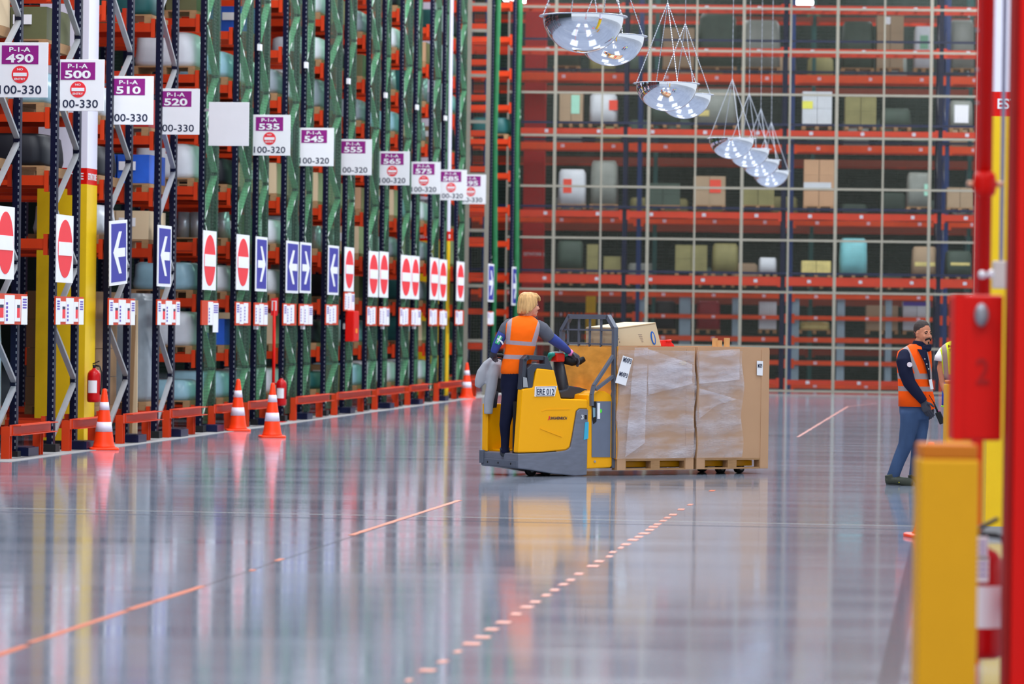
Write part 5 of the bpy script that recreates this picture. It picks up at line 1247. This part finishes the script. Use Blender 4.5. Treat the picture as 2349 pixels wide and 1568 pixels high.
m_glove = mat('glove_grey', (62, 62, 72), .7, var=.2, bump=.3, bscale=20)
mb = MB(); fingers(mb, J(1133, 806, .05), J(1131, 818, .13) - J(1133, 806, .05), Vector((.8, .2, -.5)), 1.05, .8, 1); mb.build('left_glove', m_glove, tw, remesh=.0055, smooth_it=1)
mb = MB(); fingers(mb, J(1309, 810, .52), J(1327, 826, .5) - J(1309, 810, .52), Vector((-.4, -.5, -.8)), 1.15, .75, 1); mb.build('right_glove', m_glove, tw, remesh=.0055, smooth_it=1)
m_navyp = cloth('navy_trousers', (18, 22, 46))
mb = MB()
mb.rings(rows([(1150, 1206, 905, .04, .09), (1147, 1212, 885, .04, .13), (1149, 1214, 862, .04, .145), (1154, 1216, 845, .03, .13)], 0), 24)
for S in ([(1174, 878, .0, .1), (1171, 905, .0, .098), (1164, 940, -.02, .078), (1158, 975, -.02, .062), (1159, 1005, 0, .05), (1158, 1028, .0, .044), (1157.5, 1040, -.0, .05)], [(1195, 880, .1, .1), (1195, 905, .12, .092), (1193, 940, .14, .075), (1190, 975, .14, .06), (1187, 1040, .12, .05)]):
    mb.tube([J(a, b, c) for a, b, c, r in S], [r for *_, r in S], 16)
mb.build('trousers', m_navyp, tw, remesh=.012, smooth_it=3)
u1 = MB(); s1 = MB()
for (a, dy) in ((1157, .0), (1187, .12)): g = J(a, 1050, dy); g.z = 0; shoe_geo(u1, s1, g + Vector((0, -.0, 0)), Vector((.15, 1, 0)), 1)
u1.build('shoes', mat('shoe_dark', (44, 48, 56), .6), tw, remesh=.007, smooth_it=1); s1.build('shoe_soles', mat('sole_grey', (90, 96, 100), .6), tw)
# jacket hung on the backrest
_q = FW(1126, 822); jp = TF.w(_q[0], TW - .12, _q[2])
yj = jp.y
tj = thing('hanging_jacket', 'light grey fleece jacket hanging over the backrest of the pallet truck', 'jacket', jp)
def JJ(u, v, dy=0): return P(u, v, yj + dy) - jp
m_fle = cloth('fleece_grey', (158, 160, 168), .1)
mb = MB()
def flat(S): mb.tube([JJ(a, b, c) for a, b, c, *_ in S], [(r * px if isinstance(r, (int, float)) else r, .05) for *_, r in S], 14)
for S in ([(1128, 823, 0, 6), (1116, 835, -.02, 9), (1107, 855, -.03, 14), (1101, 875, -.03, 13), (1095, 888, -.02, 7)], [(1137, 824, 0, 8), (1138, 835, -.04, 12), (1131, 860, -.05, 13), (1127, 890, -.05, 13), (1121, 920, -.04, 12), (1120, 949, -.03, 10)], [(1142, 826, .02, 8), (1146, 845, .02, 8), (1146, 868, .03, 6)]):
    pts = [JJ(a, b, c) for a, b, c, r in S]; sdx = Vector((1, 0, 0))
    for i in range(len(pts)): pass
    vs = []; n = 14
    for i, p in enumerate(pts):
        hw = S[i][3] * px
        t_ = (pts[min(i + 1, len(pts) - 1)] - pts[max(i - 1, 0)]).normalized(); sd = Vector((t_.z, 0, -t_.x)).normalized()
        for k in range(n): a = 2 * math.pi * k / n; vs.append(p + sd * math.cos(a) * hw + Vector((0, 1, 0)) * math.sin(a) * .042)
    fs = [(i * n + k, i * n + (k + 1) % n, (i + 1) * n + (k + 1) % n, (i + 1) * n + k) for i in range(len(pts) - 1) for k in range(n)] + [tuple(range(n))[::-1], tuple(range((len(pts) - 1) * n, len(pts) * n))]
    mb.add(vs, fs, 0, True)
mb.build('jacket_cloth', m_fle, tj, remesh=.011, smooth_it=2)
mb = MB(); mb.tube([JJ(1135, 896, .03), JJ(1131, 915, .03), JJ(1133, 935, .03)], [.045, .05, .03], 12); mb.build('dark_lining', cloth('lining', (58, 60, 70)), tj)

# ---- man in the orange vest
Y0 = 37.2
wr = G(2060, 1112); wr = Vector((P(2085, 1112, Y0).x, Y0, 0)); px = Y0 / F
tm = thing('person', 'person with cropped dark hair, moustache, orange vest and jeans, standing near the bollards', 'person', wr)
za = J(2090, 862).z; zb2 = J(2090, 891).z
m_vm = vest_mat('vest_orange_m', (255, 88, 12), (158, 142, 142), [(za, .03, .0), (zb2, .026, 0)], [(J(2088, 795).x, J(0, 795).z, J(2113, 855).x, J(0, 855).z, .026, za), (J(2128, 805).x, J(0, 805).z, J(2140, 855).x, J(0, 855).z, .02, za)])
mb = MB(); mb.rings(rows([(2061, 2140, 932, .0, .15), (2061, 2141, 905, .0, .155), (2060, 2138, 875, .0, .15), (2058, 2137, 845, 0, .15), (2057, 2137, 818, 0, .15), (2060, 2136, 806, 0, .135), (2074, 2132, 797, 0, .11), (2088, 2126, 789, .0, .08)], 0), 32, 0, True, 2.5)
mb.add([J(2125, 895, -.15), J(2142, 905, -.10), J(2147, 935, -.1), J(2128, 943, -.15), J(2122, 930, -.16), J(2125, 895, -.13), J(2142, 905, -.08), J(2147, 935, -.08), J(2128, 943, -.13), J(2122, 930, -.14)], [(0, 1, 2, 3, 4), (9, 8, 7, 6, 5), (0, 5, 6, 1), (1, 6, 7, 2), (2, 7, 8, 3), (3, 8, 9, 4), (4, 9, 5, 0)])
mb.build('vest', m_vm, tm, subsurf=0)
hc = J(2117, 765, -.02); yw = math.radians(-57)
mb = MB(); hd = head_geo(mb, hc, yw, 1.04)
mb.tube([J(2106, 805, 0), J(2109, 790, 0), hc + Vector((-.01, 0, -.06))], [.075, .065, .06], 14)
mb.rings(rows([(2076, 2124, 940, 0, .09), (2076, 2124, 880, 0, .09), (2076, 2124, 820, 0, .09), (2085, 2125, 800, 0, .08)], 0), 20)
for S in ([(2084, 822, -.1, .035), (2082, 860, -.16, .035), (2090, 883, -.18, .032), (2116, 916, -.19, .026)], [(2124, 818, .08, .05), (2126, 872, .1, .04), (2133, 928, .0, .028)]):
    mb.tube([J(a, b, c) for a, b, c, r in S], [r for *_, r in S], 12)
for S in ([(2088, 950, -.04, .06), (2078, 1020, -.08, .045), (2054, 1085, -.06, .035)], [(2110, 950, .04, .06), (2106, 1020, .06, .05), (2099, 1090, .05, .04)]):
    mb.tube([J(a, b, c) for a, b, c, r in S], [r for *_, r in S], 12)
mb.build('body', m_skin2, tm, remesh=.009, smooth_it=1)
R = Matrix.Rotation(yw, 3, 'Z'); mb = MB()
for (p, r) in [((-.02, 0, .053), (.0965, .079, .09)), ((-.05, 0, .0), (.06, .066, .06)), ((-.022, .062, .03), (.022, .016, .036)), ((-.022, -.062, .03), (.022, .016, .036))]: mb.ell(hc + R @ (Vector(p) * 1.04), tuple(q * 1.04 for q in r), 0, 18, R)
mb.build('hair', mat('dark_hair', (58, 48, 46), .75, var=.4, scale=60, bump=.5, bscale=90), tm, remesh=.008, smooth_it=1)
mb = MB(); 
for q in range(7):
    a = -.026 + .052 * q / 6; mb.ell(hd((.1 - abs(a) * .32, a, -.05 - abs(a) * .25)), .0085, 0, 8)
for k in (1, -1): mb.ell(hd((.084, .031 * k, -.064)), (.007, .007, .012), 0, 8)
mb.ell(hd((.092, 0, -.092)), (.009, .01, .014), 0, 8); mb.build('moustache', mat('black_hair', (26, 20, 22), .8), tm)
mb = MB()
for k in (1, -1):
    mb.ell(hd((.083, .029 * k, .003)), (.01, .012, .005), 0, 10); mb.tube([hd((.094, .012 * k, .018)), hd((.093, .03 * k, .024)), hd((.08, .046 * k, .016))], [.004, .005, .003], 6)
mb.build('eyes_and_brows', mat('black_hair', (26, 20, 22), .8), tm)
m_jn = cloth('navy_jacket', (22, 26, 50))
mb = MB(); mb.tube([J(2109, 808, 0), J(2112, 795, -.01), J(2114, 783, -.01)], [(.105, .1), (.098, .09), (.088, .085)], 20); mb.bar(J(2120, 796, -.12), J(2136, 793, -.08), .03, .04); mb.ell(J(2124, 800, -.08), (.06, .06, .035)); mb.build('jacket_collar', m_jn, tm, remesh=.009)
mb = MB(); S = [(2076, 815, -.08, .075), (2073, 828, -.12, .082), (2078, 855, -.15, .078), (2086, 878, -.17, .07), (2101, 898, -.19, .06), (2114, 914, -.19, .05), (2119, 921, -.19, .046)]; mb.tube([J(a, b, c) for a, b, c, r in S], [r for *_, r in S], 16); mb.ell(J(2076, 816, -.08), .078); mb.tube([J(2078, 816, -.06), J(2118, 818, .03)], .07, 12)
S = [(2122, 818, .06, .06), (2124, 870, .1, .06), (2131, 925, .02, .042)]; mb.tube([J(a, b, c) for a, b, c, r in S], [r for *_, r in S], 14)
mb.build('jacket_sleeves', m_jn, tm, remesh=.011, smooth_it=2)
# open front of the jacket between the vest edges
mb = MB(); mb.add([J(2104, 800, -.15), J(2125, 802, -.15), J(2131, 830, -.17), J(2134, 862, -.165), J(2132, 885, -.16), J(2129, 862, -.175), J(2120, 830, -.185)] + [J(2104, 800, -.09), J(2125, 802, -.09), J(2131, 830, -.1), J(2134, 862, -.1), J(2132, 885, -.1), J(2129, 862, -.1), J(2120, 830, -.1)], [(0, 1, 2, 3, 4, 5, 6)] + [(i, i + 7, (i + 1) % 7 + 7, (i + 1) % 7) for i in range(7)]); mb.build('jacket_front', m_jn, tm)
mb = MB()
for (u, v) in ((2121.5, 823), (2126, 835), (2130, 846)): mb.ell(J(u, v, -.19), (.009, .006, .009), 0, 8)
mb.build('snap_buttons', m_galv, tm)
mb = MB(); c0 = J(2087, 836, -.235); mb.prism([(.027 * math.cos(k * .3927), .027 * math.sin(k * .3927)) for k in range(16)], 0, .03, 0, Matrix.Translation(c0)); mb.build('sleeve_badge', mat('badge_white', (232, 214, 220), .5), tm)
mb = MB(); mb.tube([J(2127, 838, -.19), J(2131, 856, -.19), J(2134, 872, -.18)], .004, 6); mb.build('lanyard', m_black, tm)
mb = MB(); mb.bar(J(2134, 870, -.19), J(2138, 892, -.18), .012, .032, 0, (1, 0, 0)); mb.build('id_card', m_white, tm)
mb = MB(); fingers(mb, J(2118, 920, -.19), J(2129, 946, -.18) - J(2118, 920, -.19), Vector((.6, .7, -.1)), 1.25, .35, -1); mb.build('right_glove', m_glove, tm, remesh=.006, smooth_it=1)
mb = MB(); fingers(mb, J(2133, 926, .0), J(2135, 950, .0) - J(2133, 926, .0), Vector((-.2, .9, 0)), 1.0, .25, 1); mb.build('left_glove', m_glove, tm, remesh=.006, smooth_it=1)
m_jean = mat('jeans_blue', (62, 82, 116), .8, spec=.12, var=.6, scale=5, bump=.4, bscale=11, stretch=(1, 1, .45))
mb = MB(); mb.rings(rows([(2066, 2130, 962, 0, .11), (2063, 2134, 945, 0, .135), (2063, 2134, 925, 0, .13)], 0), 24)
for S in ([(2087, 945, -.05, .105), (2086, 975, -.06, .1), (2077, 1020, -.09, .078), (2062, 1055, -.08, .07), (2051, 1085, -.07, .066), (2048, 1094, -.06, .07)], [(2110, 945, .05, .105), (2110, 975, .06, .095), (2107, 1020, .06, .076), (2102, 1060, .05, .067), (2099, 1094, .05, .068)]):
    mb.tube([J(a, b, c) for a, b, c, r in S], [r for *_, r in S], 18)
mb.build('jeans', m_jean, tm, remesh=.012, smooth_it=3)
u1 = MB(); s1 = MB(); l1 = MB()
for (a, dy, d) in ((2038, -.08, (1, -.15, 0)), (2091, .05, (1, -.25, 0))):
    g = J(a, 1105, dy); g.z = 0; shoe_geo(u1, s1, g, d)
    for q in range(4): c_ = g + Vector((.1 + .028 * q, -.03, .088 - .009 * q)); l1.tube([c_ + Vector((-.01, -.012, -.012)), c_ + Vector((.005, .01, .006))], .005, 6)
    l1.tube([g + Vector((.07, -.048, .08)), g + Vector((.11, -.06, .03))], .007, 6)
u1.build('work_shoes', mat('shoe_olive', (62, 66, 56), .6), tm, remesh=.007, smooth_it=1); s1.build('shoe_soles', mat('sole_grey', (90, 96, 100), .6), tm); l1.build('yellow_laces', mat('lace_yellow', (216, 206, 40), .5), tm)
# walkie-talkie
rd = J(2157, 958, -.1)
tr = thing('two_way_radio', 'black two-way radio with antenna hanging at the hand of the person in the orange vest', 'radio', wr + rd)
ax = (J(2163, 972, -.1) - J(2151, 944, -.1)).normalized(); Q = Matrix(((ax.z, 0, -ax.x), (0, 1, 0), (ax.x, 0, ax.z))).inverted().to_4x4()
mb = MB(); a_ = -ax
mb.bar(J(2151, 945, -.1) - rd, J(2162, 971, -.1) - rd, .034, .06, 0, (1, 0, 0)); mb.build('radio_body', m_black, tr, bevel=.006)
mb = MB(); mb.tube([J(2151, 945, -.1) - rd, J(2142, 922, -.11) - rd], [.012, .007], 8); mb.tube([J(2143, 924, -.11) - rd, J(2131, 905, -.17) - rd], [.004, .004], 6); mb.build('antenna', m_black, tr)
mb = MB(); mb.ell(J(2153, 943, -.1) - rd, .01); mb.build('dial', mat('dial_pink', (180, 40, 110), .4), tr)

# ---- person in the yellow vest, mostly hidden
Y0 = 37.7; wr = Vector((P(2214, 1112, Y0).x, Y0, 0)); px = Y0 / F
tp = thing('person', 'person in a yellow vest seen from behind, mostly hidden by the red box', 'person', wr)
m_vy = vest_mat('vest_yellow', (214, 240, 40), (160, 140, 132), [(J(2210, 866).z, .035, 0)], [(J(2166, 790).x, J(0, 790).z, J(2172, 866).x, J(0, 866).z, .024, J(0, 866).z), (J(2262, 790).x, J(0, 790).z, J(2256, 866).x, J(0, 866).z, .024, J(0, 866).z)])
m_bl = cloth('blue_hem', (20, 74, 190))
mb = MB(); mb.rings(rows([(2162, 2266, 878, 0, .14), (2162, 2266, 860, 0, .14), (2158, 2270, 835, 0, .15), (2153, 2275, 810, 0, .15), (2155, 2273, 798, 0, .14), (2170, 2258, 786, 0, .12), (2190, 2238, 778, 0, .09)], 0), 32, 0, True, 2.4); mb.build('vest', m_vy, tp, subsurf=1)
mb = MB(); mb.rings(rows([(2160, 2268, 932, 0, .15), (2161, 2267, 905, 0, .148), (2163, 2265, 876, 0, .145)], 0), 32, 0, True, 2.4); mb.build('blue_shirt_hem', m_bl, tp)
mb = MB(); mb.rings(rows([(2159, 2269, 934, 0, .152), (2159, 2269, 930, 0, .152)], 0), 32, 0, True, 2.4); mb.build('green_piping', mat('piping_green', (150, 230, 60), .5), tp)
hc = J(2222, 750, 0); mb = MB(); head_geo(mb, hc, math.radians(80), 1.0); mb.tube([J(2216, 795, 0), J(2218, 775, 0), hc + Vector((0, 0, -.05))], [.08, .065, .06], 12)
mb.rings(rows([(2180, 2250, 930, 0, .11), (2175, 2255, 850, 0, .11), (2175, 2255, 800, 0, .1)], 0), 20)
for S in ([(2166, 808, 0, .05), (2158, 845, 0, .042), (2163, 880, -.02, .036), (2176, 915, -.12, .028)], [(2264, 808, 0, .05), (2274, 845, 0, .042), (2270, 885, -.02, .036), (2260, 915, -.12, .028)], [(2194, 945, 0, .09), (2192, 1020, 0, .055), (2190, 1092, 0, .04)], [(2238, 945, 0, .09), (2242, 1020, .05, .055), (2244, 1092, .05, .04)]):
    mb.tube([J(a, b, c) for a, b, c, r in S], [r for *_, r in S], 12)
fingers(mb, J(2176, 915, -.12), Vector((.6, -.2, -.8)), Vector((.5, .5, 0)), 1.1, .4); fingers(mb, J(2260, 915, -.12), Vector((-.6, -.2, -.8)), Vector((-.5, .5, 0)), 1.1, .4)
mb.build('body', m_skin2, tp, remesh=.01, smooth_it=2)
mb = MB(); mb.ell(hc + Vector((0, -.02, .04)), (.084, .1, .095)); mb.ell(hc + Vector((0, -.05, -.01)), (.075, .06, .07)); mb.build('hair', mat('brown_hair', (60, 48, 40), .8, var=.3, scale=30), tp)
mb = MB(); S = [(2168, 806, 0, .068), (2156, 822, 0, .062), (2155, 828, 0, .06)]; mb.tube([J(a, b, c) for a, b, c, r in S], [r for *_, r in S], 14); S = [(2262, 806, 0, .068), (2274, 822, 0, .062), (2275, 828, 0, .06)]; mb.tube([J(a, b, c) for a, b, c, r in S], [r for *_, r in S], 14); mb.build('white_sleeves', m_white, tp)
mb = MB(); mb.rings(rows([(2176, 2256, 965, 0, .11), (2166, 2262, 940, 0, .14), (2166, 2262, 920, 0, .13)], 0), 24)
for S in ([(2190, 945, 0, .11), (2192, 1020, 0, .08), (2190, 1095, 0, .07)], [(2238, 945, 0, .11), (2242, 1020, .05, .08), (2244, 1095, .05, .07)]): mb.tube([J(a, b, c) for a, b, c, r in S], [r for *_, r in S], 16)
mb.build('trousers', cloth('brown_trousers', (112, 86, 60)), tp, remesh=.013, smooth_it=2)
u1 = MB(); s1 = MB()
for (a, dy) in ((2190, -.02), (2247, .03)): g = J(a, 1110, dy); g.z = 0; shoe_geo(u1, s1, g, (0, 1, 0))
u1.build('shoes', mat('shoe_brown', (52, 36, 32), .6), tp, remesh=.008, smooth_it=1); s1.build('shoe_soles', mat('sole_grey', (90, 96, 100), .6), tp)
mb = MB(); a = J(2177, 802, -.155); b = J(2177, 815, -.155); m_gt = mat('text_green', (70, 96, 20), .6)
put_text(mb, 'MXP3', J(2174.5, 797, -.15), (1, 0, 0), (0, 0, 1), .16, .032, 0, .015); put_text(mb, 'TI POSSO', J(2174.5, 806.5, -.16), (1, 0, 0), (0, 0, 1), .30, .032, 0, .015); mb.build('back_lettering', m_gt, tp)
